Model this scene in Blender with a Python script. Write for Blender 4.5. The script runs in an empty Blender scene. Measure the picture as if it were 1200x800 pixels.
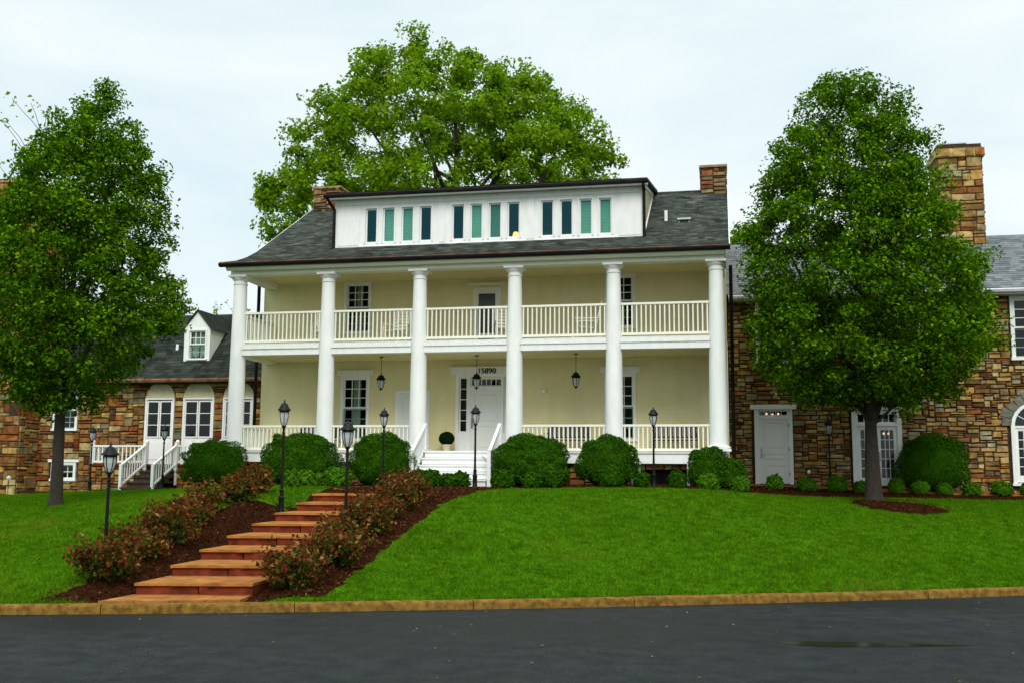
import bpy, bmesh, math, random
import numpy as np
from mathutils import Vector, Matrix
R = math.radians
SC = bpy.context.scene
COL = SC.collection

# ------------------------------------------------------------------ camera
CAM = np.array([14.5103, -29.1794, 1.95]); YAW, PITCH, ROLL, F = 0.20402, 0.1253, 0.007, 1226.4
cy, sy, cp, sp = math.cos(YAW), math.sin(YAW), math.cos(PITCH), math.sin(PITCH)
FWD = np.array([-sy*cp, cy*cp, sp]); RT0 = np.array([cy, sy, 0.]); UP0 = np.cross(RT0, FWD)
RT = math.cos(ROLL)*RT0 + math.sin(ROLL)*UP0; UP = -math.sin(ROLL)*RT0 + math.cos(ROLL)*UP0
cd = bpy.data.cameras.new('camera'); cam = bpy.data.objects.new('camera', cd); COL.objects.link(cam)
cd.sensor_width = 36.0; cd.lens = 36.0*F/1200.0; cd.clip_start = 0.1; cd.clip_end = 3000
M = Matrix(((RT[0], UP[0], -FWD[0], CAM[0]), (RT[1], UP[1], -FWD[1], CAM[1]), (RT[2], UP[2], -FWD[2], CAM[2]), (0, 0, 0, 1)))
cam.matrix_world = M; SC.camera = cam
HF = np.array([-sy, cy, 0.]); HR = RT0          # level forward / right of the view

# ------------------------------------------------------------------ sky and sun
SUN_EL, SUN_AZ = R(42), R(165)                   # sun behind the photographer, to the right, veiled by cloud
W = bpy.data.worlds.new('World'); SC.world = W; W.use_nodes = True
wn, wl = W.node_tree.nodes, W.node_tree.links
wn.clear()
def wnode(t, **k):
    n = wn.new(t)
    for a, b in k.items(): setattr(n, a, b)
    return n
wo = wnode('ShaderNodeOutputWorld'); bg = wnode('ShaderNodeBackground'); bg.inputs[1].default_value = 0.1
skyt = wnode('ShaderNodeTexSky', sky_type='NISHITA', sun_disc=False); skyt.sun_elevation = SUN_EL; skyt.sun_rotation = SUN_AZ
tc = wnode('ShaderNodeTexCoord'); sep = wnode('ShaderNodeSeparateXYZ'); wl.new(tc.outputs['Generated'], sep.inputs[0])
# cloud deck: soft mottled stratus, brighter towards the zenith as an overcast sky is
mp = wnode('ShaderNodeMapping'); mp.inputs['Scale'].default_value = (1.3, 1.3, 4.2); wl.new(tc.outputs['Generated'], mp.inputs[0])
nz = wnode('ShaderNodeTexNoise'); nz.inputs['Scale'].default_value = 1.7; nz.inputs['Detail'].default_value = 5; nz.inputs['Roughness'].default_value = .52
nz.inputs['Distortion'].default_value = .3
wl.new(mp.outputs[0], nz.inputs[0])
cr = wnode('ShaderNodeValToRGB'); e = cr.color_ramp.elements
e[0].position = .33; e[0].color = (4.8, 6.0, 6.4, 1); e[1].position = .64; e[1].color = (6.7, 7.15, 7.15, 1)
wl.new(nz.outputs[0], cr.inputs[0])
ram = wnode('ShaderNodeMapRange'); ram.inputs[1].default_value = .42; ram.inputs[2].default_value = 1.0; ram.inputs[3].default_value = 1.0; ram.inputs[4].default_value = 2.3
wl.new(sep.outputs[2], ram.inputs[0])
mul = wnode('ShaderNodeVectorMath', operation='SCALE'); wl.new(cr.outputs[0], mul.inputs[0]); wl.new(ram.outputs[0], mul.inputs[3])
mx = wnode('ShaderNodeMix', data_type='RGBA'); mx.inputs[0].default_value = .93
wl.new(skyt.outputs[0], mx.inputs[6]); wl.new(mul.outputs[0], mx.inputs[7])
wl.new(mx.outputs[2], bg.inputs[0]); wl.new(bg.outputs[0], wo.inputs[0])
sd = bpy.data.lights.new('sun', 'SUN'); sd.energy = 1.5; sd.angle = R(30); sd.color = (1, .96, .9)
so = bpy.data.objects.new('sun', sd); COL.objects.link(so)
sdir = Vector((math.sin(SUN_AZ)*math.cos(SUN_EL), math.cos(SUN_AZ)*math.cos(SUN_EL), math.sin(SUN_EL)))
so.rotation_euler = sdir.to_track_quat('Z', 'Y').to_euler(); so.location = (0, -30, 40)
SC.view_settings.view_transform = 'Standard'; SC.view_settings.look = 'None'; SC.view_settings.exposure = 0.55; SC.view_settings.gamma = 1.0
SC.view_settings.use_curve_mapping = False
SC.render.resolution_x, SC.render.resolution_y = 1024, 682

# ------------------------------------------------------------------ materials
def nodes(name):
    m = bpy.data.materials.new(name); m.use_nodes = True
    nt = m.node_tree; return m, nt, nt.nodes, nt.links, nt.nodes['Principled BSDF']
def addnoise(nt, scale, detail=4, coord='Object', vec=None, stretch=None):
    n, l = nt.nodes, nt.links
    t = n.new('ShaderNodeTexNoise'); t.inputs['Scale'].default_value = scale; t.inputs['Detail'].default_value = detail
    c = n.new('ShaderNodeTexCoord'); src = c.outputs[coord]
    if stretch:
        mpn = n.new('ShaderNodeMapping'); mpn.inputs['Scale'].default_value = stretch; l.new(src, mpn.inputs[0]); src = mpn.outputs[0]
    l.new(src, t.inputs[0]); return t
def mat(name, col, rough=.6, var=.12, scale=6, bump=0, bscale=40, spec=.4, metal=0, stretch=None):
    m, nt, n, l, b = nodes(name)
    b.inputs['Roughness'].default_value = rough; b.inputs['Metallic'].default_value = metal
    b.inputs['Specular IOR Level'].default_value = spec
    t = addnoise(nt, scale, 5, stretch=stretch)
    r = n.new('ShaderNodeValToRGB'); a = r.color_ramp.elements
    a[0].position, a[1].position = .3, .7
    a[0].color = tuple(c*(1-var) for c in col)+(1,); a[1].color = tuple(min(1, c*(1+var)) for c in col)+(1,)
    l.new(t.outputs[0], r.inputs[0]); l.new(r.outputs[0], b.inputs['Base Color'])
    if bump:
        t2 = addnoise(nt, bscale, 3); bp = n.new('ShaderNodeBump'); bp.inputs['Strength'].default_value = bump; bp.inputs['Distance'].default_value = .02
        l.new(t2.outputs[0], bp.inputs['Height']); l.new(bp.outputs[0], b.inputs['Normal'])
    return m
def island(name, cols, rough=.7, nscale=9, namt=.35, bump=.3, bscale=30, spec=.3, trans=0, interp='LINEAR', patch=None):
    """each separate piece of the mesh (stone, slate, leaf) takes its own colour from the list"""
    m, nt, n, l, b = nodes(name)
    g = n.new('ShaderNodeNewGeometry'); r = n.new('ShaderNodeValToRGB'); r.color_ramp.interpolation = interp
    a = r.color_ramp.elements
    while len(a) < len(cols): a.new(.5)
    for i, c in enumerate(cols):
        a[i].position = i/(len(cols) if interp == 'CONSTANT' else len(cols)-1); a[i].color = tuple(c)+(1,)
    l.new(g.outputs['Random Per Island'], r.inputs[0]); out = r.outputs[0]
    if namt:
        t = addnoise(nt, nscale, 6); mr = n.new('ShaderNodeMapRange'); mr.inputs[1].default_value = .3; mr.inputs[2].default_value = .7
        mr.inputs[3].default_value = 1-namt; mr.inputs[4].default_value = 1+namt
        l.new(t.outputs[0], mr.inputs[0]); v = n.new('ShaderNodeVectorMath'); v.operation = 'SCALE'
        l.new(out, v.inputs[0]); l.new(mr.outputs[0], v.inputs[3]); out = v.outputs[0]
    if patch:
        t = addnoise(nt, patch[1], 7); mr = n.new('ShaderNodeMapRange'); mr.inputs[1].default_value = patch[2]; mr.inputs[2].default_value = patch[3]; mr.inputs[4].default_value = .7
        l.new(t.outputs[0], mr.inputs[0]); q = n.new('ShaderNodeMix'); q.data_type = 'RGBA'; q.inputs[7].default_value = tuple(patch[0])+(1,); l.new(mr.outputs[0], q.inputs[0]); l.new(out, q.inputs[6]); out = q.outputs[2]
    l.new(out, b.inputs['Base Color']); b.inputs['Roughness'].default_value = rough; b.inputs['Specular IOR Level'].default_value = spec
    if bump:
        t2 = addnoise(nt, bscale, 5); bp = n.new('ShaderNodeBump'); bp.inputs['Strength'].default_value = bump; bp.inputs['Distance'].default_value = .02
        l.new(t2.outputs[0], bp.inputs['Height']); l.new(bp.outputs[0], b.inputs['Normal'])
    if trans:
        tr = n.new('ShaderNodeBsdfTranslucent'); l.new(out, tr.inputs[0]); ms = n.new('ShaderNodeMixShader'); ms.inputs[0].default_value = trans
        o = n['Material Output']; l.new(b.outputs[0], ms.inputs[1]); l.new(tr.outputs[0], ms.inputs[2]); l.new(ms.outputs[0], o.inputs[0])
    return m
def glass(name, tint, refl=.12, gcol=(.9, .95, .95)):
    m, nt, n, l, b = nodes(name)
    n.remove(b); t = n.new('ShaderNodeBsdfTransparent'); t.inputs[0].default_value = tuple(tint)+(1,)
    g = n.new('ShaderNodeBsdfGlossy'); g.inputs['Roughness'].default_value = .03; g.inputs[0].default_value = tuple(gcol)+(1,)
    lw = n.new('ShaderNodeLayerWeight'); lw.inputs[0].default_value = .25
    lw.inputs[0].default_value = .5; pw = n.new('ShaderNodeMath'); pw.operation = 'POWER'; pw.inputs[1].default_value = 4; l.new(lw.outputs['Facing'], pw.inputs[0])
    mr = n.new('ShaderNodeMapRange'); mr.inputs[3].default_value = refl; mr.inputs[4].default_value = .6; l.new(pw.outputs[0], mr.inputs[0])
    ms = n.new('ShaderNodeMixShader'); l.new(mr.outputs[0], ms.inputs[0]); l.new(t.outputs[0], ms.inputs[1]); l.new(g.outputs[0], ms.inputs[2])
    l.new(ms.outputs[0], n['Material Output'].inputs[0]); return m
def glow(name, col, s):
    m, nt, n, l, b = nodes(name); b.inputs['Base Color'].default_value = tuple(col)+(1,)
    b.inputs['Emission Color'].default_value = tuple(col)+(1,); b.inputs['Emission Strength'].default_value = s; return m

WHITE = mat('white_paint', (.80, .81, .78), .5, .055, 3.5, .05, 60, spec=.25, stretch=(1.6, 1.6, .5))
WHITE2 = mat('porch_white_paint', (.80, .79, .67), .5, .03, 3, .05, 60)
DOORW = mat('door_paint', (.74, .75, .73), .4, .02, 3)
CREAM = None
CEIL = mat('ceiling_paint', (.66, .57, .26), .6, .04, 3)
DECK = mat('deck_boards', (.6, .6, .56), .6, .08, 5, stretch=(1, 12, 1))
BRONZE = mat('dark_bronze_metal', (.006, .0055, .005), .45, .2, 20, spec=.18)
BENCH = mat('dark_bench_wood', (.02, .018, .016), .5, .2, 12)
COPPER = mat('weathered_copper', (.010, .007, .0055), .6, .5, 4, spec=.12)
COPPER2 = mat('copper_edge', (.15, .075, .035), .6, .75, 3, spec=.1)
LEAD = mat('vent_metal', (.55, .56, .56), .5, .1, 5)
BLACK = mat('black_paint', (.01, .01, .01), .5, .1, 5)
STEEL = mat('brushed_steel', (.28, .27, .25), .35, .1, 8, metal=.9)
GLASS = glass('window_glass', (.55, .66, .62), .035)
GLASS_T = glass('teal_dormer_glass', (.50, .76, .68), .14, (.10, .34, .40))
FROST = None
CURT = mat('curtain_cloth', (.72, .74, .66), .9, .1, 8)
BLIND = mat('window_blind', (.46, .62, .50), .7, .06, 8)
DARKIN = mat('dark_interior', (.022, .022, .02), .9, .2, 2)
POT = mat('cream_pot', (.62, .58, .42), .7, .1, 10)
BARK = mat('tree_bark', (.050, .036, .022), .9, .45, 7, .9, 25, stretch=(4, 4, 1))
BARKD = mat('dark_bark', (.028, .021, .014), .9, .4, 7, .8, 25, stretch=(4, 4, 1))
MORTAR = mat('mortar', (.040, .024, .012), .95, .4, 8, .5, 50)
STONE = island('field_stone', [(.42,.25,.07),(.15,.045,.016),(.30,.15,.035),(.46,.36,.17),(.15,.07,.025),(.44,.29,.09),(.22,.21,.12),(.34,.13,.032),(.24,.15,.045),(.11,.042,.018),(.50,.34,.12),(.18,.105,.035),(.31,.29,.18),(.27,.12,.03)], .9, 5, .5, .9, 16, .1)
STONE_D = island('dark_field_stone', [(.40,.25,.07),(.13,.030,.012),(.27,.12,.03),(.46,.35,.15),(.06,.018,.009),(.32,.16,.04),(.13,.135,.075),(.30,.085,.02),(.20,.115,.03),(.085,.028,.013),(.42,.30,.10),(.24,.06,.018),(.28,.22,.09)], .9, 5, .5, .9, 16, .1)
CHIM = island('chimney_stone', [(.20,.10,.035),(.26,.07,.025),(.15,.10,.05),(.30,.20,.08),(.10,.05,.025),(.22,.16,.07)], .9, 7, .4, .6, 22, .2)
SHING = island('asphalt_shingle', [(.028,.033,.027),(.045,.052,.043),(.068,.078,.066),(.036,.043,.035),(.095,.105,.088),(.020,.024,.020)], .95, 3, .4, .6, 60, .05)
SHING_D = island('dark_shingle', [(.016,.019,.016),(.026,.031,.026),(.04,.046,.038),(.020,.024,.020)], .95, 3, .4, .5, 60, .05)
SLATE = island('grey_slate', [(.10,.112,.12),(.14,.152,.16),(.18,.195,.20),(.12,.132,.138),(.088,.098,.105)], .7, 4, .25, .3, 30, .15)
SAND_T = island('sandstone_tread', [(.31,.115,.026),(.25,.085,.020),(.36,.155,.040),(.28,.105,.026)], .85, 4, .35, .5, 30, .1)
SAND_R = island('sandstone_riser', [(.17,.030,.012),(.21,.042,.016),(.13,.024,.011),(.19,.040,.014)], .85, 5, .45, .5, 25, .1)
LEAF_P = island('pear_leaf', [(.022,.070,.002),(.048,.135,.003),(.085,.205,.004),(.036,.105,.003),(.22,.39,.010),(.075,.185,.004)], .8, 1, 0, 0, 1, 0, .34)
LEAF_B = island('maple_leaf', [(.085,.185,.005),(.14,.275,.007),(.20,.36,.012),(.11,.23,.006),(.28,.43,.016),(.14,.25,.008)], .8, 1, 0, 0, 1, 0, .42)
LEAF_X = island('boxwood_leaf', [(.016,.060,.003),(.028,.095,.004),(.046,.140,.006),(.022,.076,.003),(.072,.19,.010)], .8, 1, 0, 0, 1, 0, .22)
LEAF_L = island('bright_shrub_leaf', [(.040,.13,.006),(.072,.20,.009),(.11,.27,.014),(.055,.16,.008)], .8, 1, 0, 0, 1, 0, .28)
LEAF_R = island('barberry_leaf', [(.15,.016,.010),(.045,.060,.007),(.21,.032,.014),(.030,.055,.005),(.34,.18,.06),(.10,.012,.008),(.060,.090,.010),(.17,.050,.014),(.16,.020,.012),(.035,.070,.006),(.12,.018,.010)], .8, 1, 0, 0, 1, 0, .25)
LEAF_G = island('barberry_old_leaf', [(.020,.045,.004),(.036,.075,.006),(.060,.105,.009),(.026,.055,.005),(.10,.13,.02),(.05,.03,.008)], .8, 1, 0, 0, 1, 0, .25)
LEAF_T = island('topiary_leaf', [(.006,.018,.006),(.011,.030,.008),(.016,.042,.011)], .8, 1, 0, 0, 1, 0, .1)
GRASS = island('grass_blade', [(.040,.125,.003),(.064,.178,.004),(.094,.235,.005),(.052,.150,.004),(.15,.28,.009)], .8, 4.0, .36, 0, 1, 0, .3, patch=((.17,.20,.014), .33, .60, .74))
MULCHC = island('mulch_chip', [(.045,.013,.005),(.075,.023,.008),(.026,.009,.004),(.11,.045,.016),(.055,.017,.006),(.19,.10,.04)], .95, 1, 0, 0, 1, 0)
MULCH = mat('mulch_soil', (.028, .010, .0045), .95, .55, 12, .9, 45, spec=0)
INTLAMP = glow('lamp_shade_light', (1.0, .42, .06), 2.2)
BULB = glow('warm_bulb', (1.0, .45, .25), 2)

def cream():
    m, nt, n, l, b = nodes('painted_brick')
    c = n.new('ShaderNodeTexCoord'); mpn = n.new('ShaderNodeMapping'); mpn.inputs['Rotation'].default_value = (R(90), 0, 0)
    l.new(c.outputs['Object'], mpn.inputs[0])
    br = n.new('ShaderNodeTexBrick'); br.inputs['Scale'].default_value = 1; br.inputs['Brick Width'].default_value = .22; br.inputs['Row Height'].default_value = .075
    br.inputs['Mortar Size'].default_value = .008; br.inputs['Color1'].default_value = (.80,.725,.405,1); br.inputs['Color2'].default_value = (.775,.70,.385,1); br.inputs['Mortar'].default_value = (.72,.65,.35,1)
    l.new(mpn.outputs[0], br.inputs[0])
    t = addnoise(nt, 1.6, 7, stretch=(1.5, 1, .45)); mr = n.new('ShaderNodeMapRange'); mr.inputs[3].default_value = .86; mr.inputs[4].default_value = 1.10; l.new(t.outputs[0], mr.inputs[0])
    v = n.new('ShaderNodeVectorMath'); v.operation = 'SCALE'; l.new(br.outputs[0], v.inputs[0]); l.new(mr.outputs[0], v.inputs[3]); l.new(v.outputs[0], b.inputs['Base Color'])
    bp = n.new('ShaderNodeBump'); bp.inputs['Strength'].default_value = .25; bp.inputs['Distance'].default_value = .01; bp.invert = True
    l.new(br.outputs['Fac'], bp.inputs['Height']); l.new(bp.outputs[0], b.inputs['Normal']); b.inputs['Roughness'].default_value = .7
    return m
CREAM = cream()
def frost():
    m, nt, n, l, b = nodes('frosted_lamp_glass'); b.inputs['Base Color'].default_value = (.72, .76, .76, 1); b.inputs['Roughness'].default_value = .35
    tr = n.new('ShaderNodeBsdfTranslucent'); tr.inputs[0].default_value = (.75, .78, .78, 1); ms = n.new('ShaderNodeMixShader'); ms.inputs[0].default_value = .5
    l.new(b.outputs[0], ms.inputs[1]); l.new(tr.outputs[0], ms.inputs[2]); l.new(ms.outputs[0], n['Material Output'].inputs[0]); return m
FROST = frost()
def asphalt():
    m, nt, n, l, b = nodes('wet_asphalt')
    big = addnoise(nt, .22, 5, stretch=(.55, 1.8, 1)); fine = addnoise(nt, 60, 3); mid = addnoise(nt, 3.0, 6)
    r = n.new('ShaderNodeValToRGB'); a = r.color_ramp.elements; a[0].position = .36; a[0].color = (.0062, .0085, .0083, 1); a[1].position = .62; a[1].color = (.0150, .0185, .0180, 1)
    l.new(big.outputs[0], r.inputs[0])
    f = n.new('ShaderNodeMapRange'); f.inputs[1].default_value = .38; f.inputs[2].default_value = .72; f.inputs[3].default_value = .45; f.inputs[4].default_value = 1.9
    l.new(fine.outputs[0], f.inputs[0]); v = n.new('ShaderNodeVectorMath'); v.operation = 'SCALE'; l.new(r.outputs[0], v.inputs[0]); l.new(f.outputs[0], v.inputs[3])
    f2 = n.new('ShaderNodeMapRange'); f2.inputs[1].default_value = .3; f2.inputs[2].default_value = .7; f2.inputs[3].default_value = .62; f2.inputs[4].default_value = 1.45
    g14 = addnoise(nt, 17, 3); g2 = n.new('ShaderNodeMath'); g2.operation = 'ADD'; g3 = n.new('ShaderNodeMath'); g3.operation = 'MULTIPLY_ADD'; g3.inputs[1].default_value = .7; g3.inputs[2].default_value = -.35
    l.new(g14.outputs[0], g3.inputs[0]); l.new(mid.outputs[0], g2.inputs[0]); l.new(g3.outputs[0], g2.inputs[1]); l.new(g2.outputs[0], f2.inputs[0]); v2 = n.new('ShaderNodeVectorMath'); v2.operation = 'SCALE'; l.new(v.outputs[0], v2.inputs[0]); l.new(f2.outputs[0], v2.inputs[3])
    vs = n.new('ShaderNodeTexVoronoi'); vs.inputs['Scale'].default_value = 26; cc = n.new('ShaderNodeTexCoord'); l.new(cc.outputs['Object'], vs.inputs[0])
    sp_ = n.new('ShaderNodeMapRange'); sp_.inputs[1].default_value = .10; sp_.inputs[2].default_value = .16; sp_.inputs[3].default_value = 3.2; sp_.inputs[4].default_value = 1; l.new(vs.outputs['Distance'], sp_.inputs[0])
    v9 = n.new('ShaderNodeVectorMath'); v9.operation = 'SCALE'; l.new(v2.outputs[0], v9.inputs[0]); l.new(sp_.outputs[0], v9.inputs[3]); v2 = v9
    # hairline cracks
    vo = n.new('ShaderNodeTexVoronoi'); vo.feature = 'DISTANCE_TO_EDGE'; vo.inputs['Scale'].default_value = .23
    c = n.new('ShaderNodeTexCoord'); dn = addnoise(nt, 1.4, 6); ad = n.new('ShaderNodeVectorMath'); ad.operation = 'MULTIPLY_ADD'
    l.new(dn.outputs['Color'], ad.inputs[0]); ad.inputs[1].default_value = (1.2, 1.2, 0); l.new(c.outputs['Object'], ad.inputs[2]); l.new(ad.outputs[0], vo.inputs[0])
    ck = n.new('ShaderNodeMapRange'); ck.inputs[1].default_value = .0; ck.inputs[2].default_value = .004; ck.inputs[3].default_value = .45; ck.inputs[4].default_value = 1; l.new(vo.outputs['Distance'], ck.inputs[0])
    v3 = n.new('ShaderNodeVectorMath'); v3.operation = 'SCALE'; l.new(v2.outputs[0], v3.inputs[0]); l.new(ck.outputs[0], v3.inputs[3])
    l.new(v3.outputs[0], b.inputs['Base Color'])
    rr = n.new('ShaderNodeMapRange'); rr.inputs[1].default_value = .38; rr.inputs[2].default_value = .6; rr.inputs[3].default_value = .50; rr.inputs[4].default_value = .72
    l.new(big.outputs[0], rr.inputs[0]); l.new(rr.outputs[0], b.inputs['Roughness']); b.inputs['Specular IOR Level'].default_value = .13
    bp = n.new('ShaderNodeBump'); bp.inputs['Strength'].default_value = .8; bp.inputs['Distance'].default_value = .012; l.new(fine.outputs[0], bp.inputs['Height']); l.new(bp.outputs[0], b.inputs['Normal'])
    return m
ASPHALT = asphalt()
def lawn_mat():
    m, nt, n, l, b = nodes('lawn_turf')
    t = addnoise(nt, .7, 6); t2 = addnoise(nt, 14, 5)
    r = n.new('ShaderNodeValToRGB'); a = r.color_ramp.elements; a[0].position = .3; a[0].color = (.028, .082, .002, 1); a[1].position = .7; a[1].color = (.056, .140, .004, 1)
    l.new(t.outputs[0], r.inputs[0]); f = n.new('ShaderNodeMapRange'); f.inputs[1].default_value = .3; f.inputs[2].default_value = .7; f.inputs[3].default_value = .6; f.inputs[4].default_value = 1.4
    l.new(t2.outputs[0], f.inputs[0]); v = n.new('ShaderNodeVectorMath'); v.operation = 'SCALE'; l.new(r.outputs[0], v.inputs[0]); l.new(f.outputs[0], v.inputs[3])
    l.new(v.outputs[0], b.inputs['Base Color']); b.inputs['Roughness'].default_value = .9; b.inputs['Specular IOR Level'].default_value = 0
    return m
LAWN = lawn_mat()
KERB = mat('stained_concrete', (.165, .090, .017), .9, .5, 11, .7, 55, spec=.1)
PUDDLE = mat('rain_water', (.010, .016, .010), .16, .1, 3, spec=.6)

# ------------------------------------------------------------------ helpers
ORG = {}
class MB:
    def __init__(s): s.v, s.f = [], []
    def add(s, v, f):
        k = len(s.v); s.v += [tuple(map(float, p)) for p in v]; s.f += [tuple(i+k for i in q) for q in f]; return s
    def box(s, x0, x1, y0, y1, z0, z1):
        return s.add([(x0,y0,z0),(x1,y0,z0),(x1,y1,z0),(x0,y1,z0),(x0,y0,z1),(x1,y0,z1),(x1,y1,z1),(x0,y1,z1)],
                     [(0,3,2,1),(4,5,6,7),(0,1,5,4),(1,2,6,5),(2,3,7,6),(3,0,4,7)])
    def obox(s, c, ux, uy, uz):
        """oriented box: centre and three half-axis vectors"""
        c, ux, uy, uz = map(np.array, (c, ux, uy, uz)); P = []
        for k in (-1, 1):
            for i, j in ((-1,-1),(1,-1),(1,1),(-1,1)): P.append(c+i*ux+j*uy+k*uz)
        return s.add(P, [(0,3,2,1),(4,5,6,7),(0,1,5,4),(1,2,6,5),(2,3,7,6),(3,0,4,7)])
    def bar(s, a, b, w, h=None):
        a, b = np.array(a, float), np.array(b, float); d = b-a; L = np.linalg.norm(d); d /= L
        u = np.cross(d, (0,0,1)); u = np.array([1.,0,0]) if np.linalg.norm(u) < 1e-5 else u/np.linalg.norm(u)
        return s.obox((a+b)/2, u*w/2, np.cross(u, d)*(h or w)/2, d*L/2)
    def lathe(s, prof, n=16, c=(0,0,0), sq=None):
        V, Fc = [], []
        for r, z in prof:
            for k in range(n):
                a = 2*math.pi*(k+.5)/n; V.append((c[0]+r*math.cos(a), c[1]+r*math.sin(a), c[2]+z))
        for i in range(len(prof)-1):
            for k in range(n): Fc.append((i*n+k, i*n+(k+1)%n, (i+1)*n+(k+1)%n, (i+1)*n+k))
        Fc.append(tuple(range(n))[::-1]); Fc.append(tuple((len(prof)-1)*n+k for k in range(n)))
        return s.add(V, Fc)
    def tube(s, pts, rad, n=6, cap=True):
        pts = [np.array(p, float) for p in pts]; V, Fc = [], []; u = None
        for i, p in enumerate(pts):
            d = pts[min(i+1, len(pts)-1)]-pts[max(i-1, 0)]; d = d/(np.linalg.norm(d)+1e-9)
            if u is None: u = np.cross(d, (.3, .9, .1)); 
            u = u-d*(u@d); u /= (np.linalg.norm(u)+1e-9); w = np.cross(d, u); r = rad[i] if hasattr(rad, '__len__') else rad
            for k in range(n):
                a = 2*math.pi*k/n; V.append(p+r*(math.cos(a)*u+math.sin(a)*w))
        for i in range(len(pts)-1):
            for k in range(n): Fc.append((i*n+k, i*n+(k+1)%n, (i+1)*n+(k+1)%n, (i+1)*n+k))
        if cap: Fc.append(tuple(range(n))[::-1]); Fc.append(tuple((len(pts)-1)*n+k for k in range(n)))
        return s.add(V, Fc)
    def prism(s, poly, axis, a, b):
        """extrude a 2-D polygon along axis: 'x' takes (y,z), 'y' takes (x,z), 'z' takes (x,y)"""
        g = {'x': lambda p, t: (t, p[0], p[1]), 'y': lambda p, t: (p[0], t, p[1]), 'z': lambda p, t: (p[0], p[1], t)}[axis]
        n = len(poly); V = [g(p, a) for p in poly]+[g(p, b) for p in poly]
        return s.add(V, [tuple(range(n))[::-1], tuple(range(n, 2*n))]+[(i, (i+1)%n, n+(i+1)%n, n+i) for i in range(n)])
    def build(s, name, m, parent=None, smooth=False, org=None, fix=True):
        me = bpy.data.meshes.new(name); o = ORG.get(parent, np.zeros(3)) if org is None else np.array(org)
        v = np.array(s.v)-o; me.from_pydata(v.tolist(), [], s.f)
        if fix:
            bm = bmesh.new(); bm.from_mesh(me); bmesh.ops.recalc_face_normals(bm, faces=bm.faces); bm.to_mesh(me); bm.free()
        me.materials.append(m)
        if smooth:
            me.polygons.foreach_set('use_smooth', [True]*len(me.polygons))
            if smooth != 'all': me.set_sharp_from_angle(angle=R(40))
        ob = bpy.data.objects.new(name, me); COL.objects.link(ob)
        if parent: ob.parent = parent; ORG[ob] = o
        elif org is not None: ob.location = tuple(o)
        return ob
def npmesh(name, V, faces_n, m, parent=None, org=None):
    """fast mesh: V (N*k,3) verts grouped k per face"""
    o = ORG.get(parent, np.zeros(3)) if org is None else np.array(org, float)
    V = np.asarray(V, float).reshape(-1, 3)-o; k = faces_n; nf = len(V)//k
    me = bpy.data.meshes.new(name); me.vertices.add(len(V)); me.vertices.foreach_set('co', V.ravel())
    me.loops.add(len(V)); me.loops.foreach_set('vertex_index', np.arange(len(V), dtype=np.int32))
    me.polygons.add(nf); me.polygons.foreach_set('loop_start', np.arange(0, len(V), k, dtype=np.int32)); me.polygons.foreach_set('loop_total', np.full(nf, k, dtype=np.int32))
    me.update(calc_edges=True); me.materials.append(m)
    ob = bpy.data.objects.new(name, me); COL.objects.link(ob)
    if parent: ob.parent = parent; ORG[ob] = o
    elif org is not None: ob.location = tuple(o)
    return ob
def tag(o, label=None, cat=None, group=None, kind=None):
    if label: o['label'] = label
    if cat: o['category'] = cat
    if group: o['group'] = group
    if kind: o['kind'] = kind
    return o
def thing(name, label, cat, loc=(0,0,0), group=None):
    o = bpy.data.objects.new(name, None); COL.objects.link(o); o.location = loc; o.empty_display_size = .3
    ORG[o] = np.array(loc, float); return tag(o, label, cat, group)
def dup(o, loc, rot=0, label=None, scale=1):
    def cp_(a, par):
        c = a.copy(); COL.objects.link(c)
        if par: c.parent = par
        for ch in list(a.children): cp_(ch, c)
        return c
    r = cp_(o, None); r.location = loc; r.rotation_euler = (0, 0, rot); r.scale = (scale,)*3
    if label: r['label'] = label
    return r

# ------------------------------------------------------------------ terrain
CTRL = []
for px, rows in {600: [(15.9,.15),(19.3,.77),(23.3,1.46),(27,1.56),(30,1.58),(36,1.58)], 850: [(16.6,.15),(20,.74),(23.5,1.32),(26.3,1.54),(30,1.62)], 920: [(28,1.40),(29.7,1.52),(32.4,1.61)],
    1000: [(17.2,.15),(20,.58),(23,.95),(24.5,1.08),(26,1.18),(28,1.28),(29,1.33),(30.3,1.47),(32.2,1.57)], 1200: [(18.1,.15),(20.5,.50),(24,.95),(27,1.17),(28.7,1.27),(29.7,1.39),(31,1.47),(36,1.48)],
    1450: [(19.6,.15),(24,.85),(30,1.28)], 230: [(15.2,.15),(18.3,.82),(22.6,1.47),(27,1.5),(33,1.40),(36,1.38)],
    400: [(15.5,.15),(18.5,.80),(22.6,1.48),(27,1.55),(30,1.58)], 100: [(15,.15),(18,.55),(22,1.0),(26,1.17),(34,1.25),(37,1.2)],
    0: [(14.9,.15),(18,.5),(25,1.05),(37,1.0)], -250: [(14.2,.15),(18,.45),(25,.9),(37,.9)]}.items():
    for d, z in rows: CTRL.append(((px-600)/F*d, d, z))
for u in (-60, -30, 0, 30, 60):
    CTRL.append((u, 60, 1.5)); CTRL.append((u, 100, 1.6))
for u in (-50, 50): CTRL += [(u, 20, .6), (u, 35, 1.2)]
CT = np.array(CTRL)
def tps(r2): return r2*np.log(r2+1e-9)*.5
_n = len(CT); _K = tps(((CT[:,None,:2]-CT[None,:,:2])**2).sum(-1))+np.eye(_n)*.25
_P = np.c_[np.ones(_n), CT[:,:2]]
_A = np.block([[_K, _P], [_P.T, np.zeros((3,3))]]); _w = np.linalg.solve(_A, np.r_[CT[:,2], 0, 0, 0])
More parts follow.
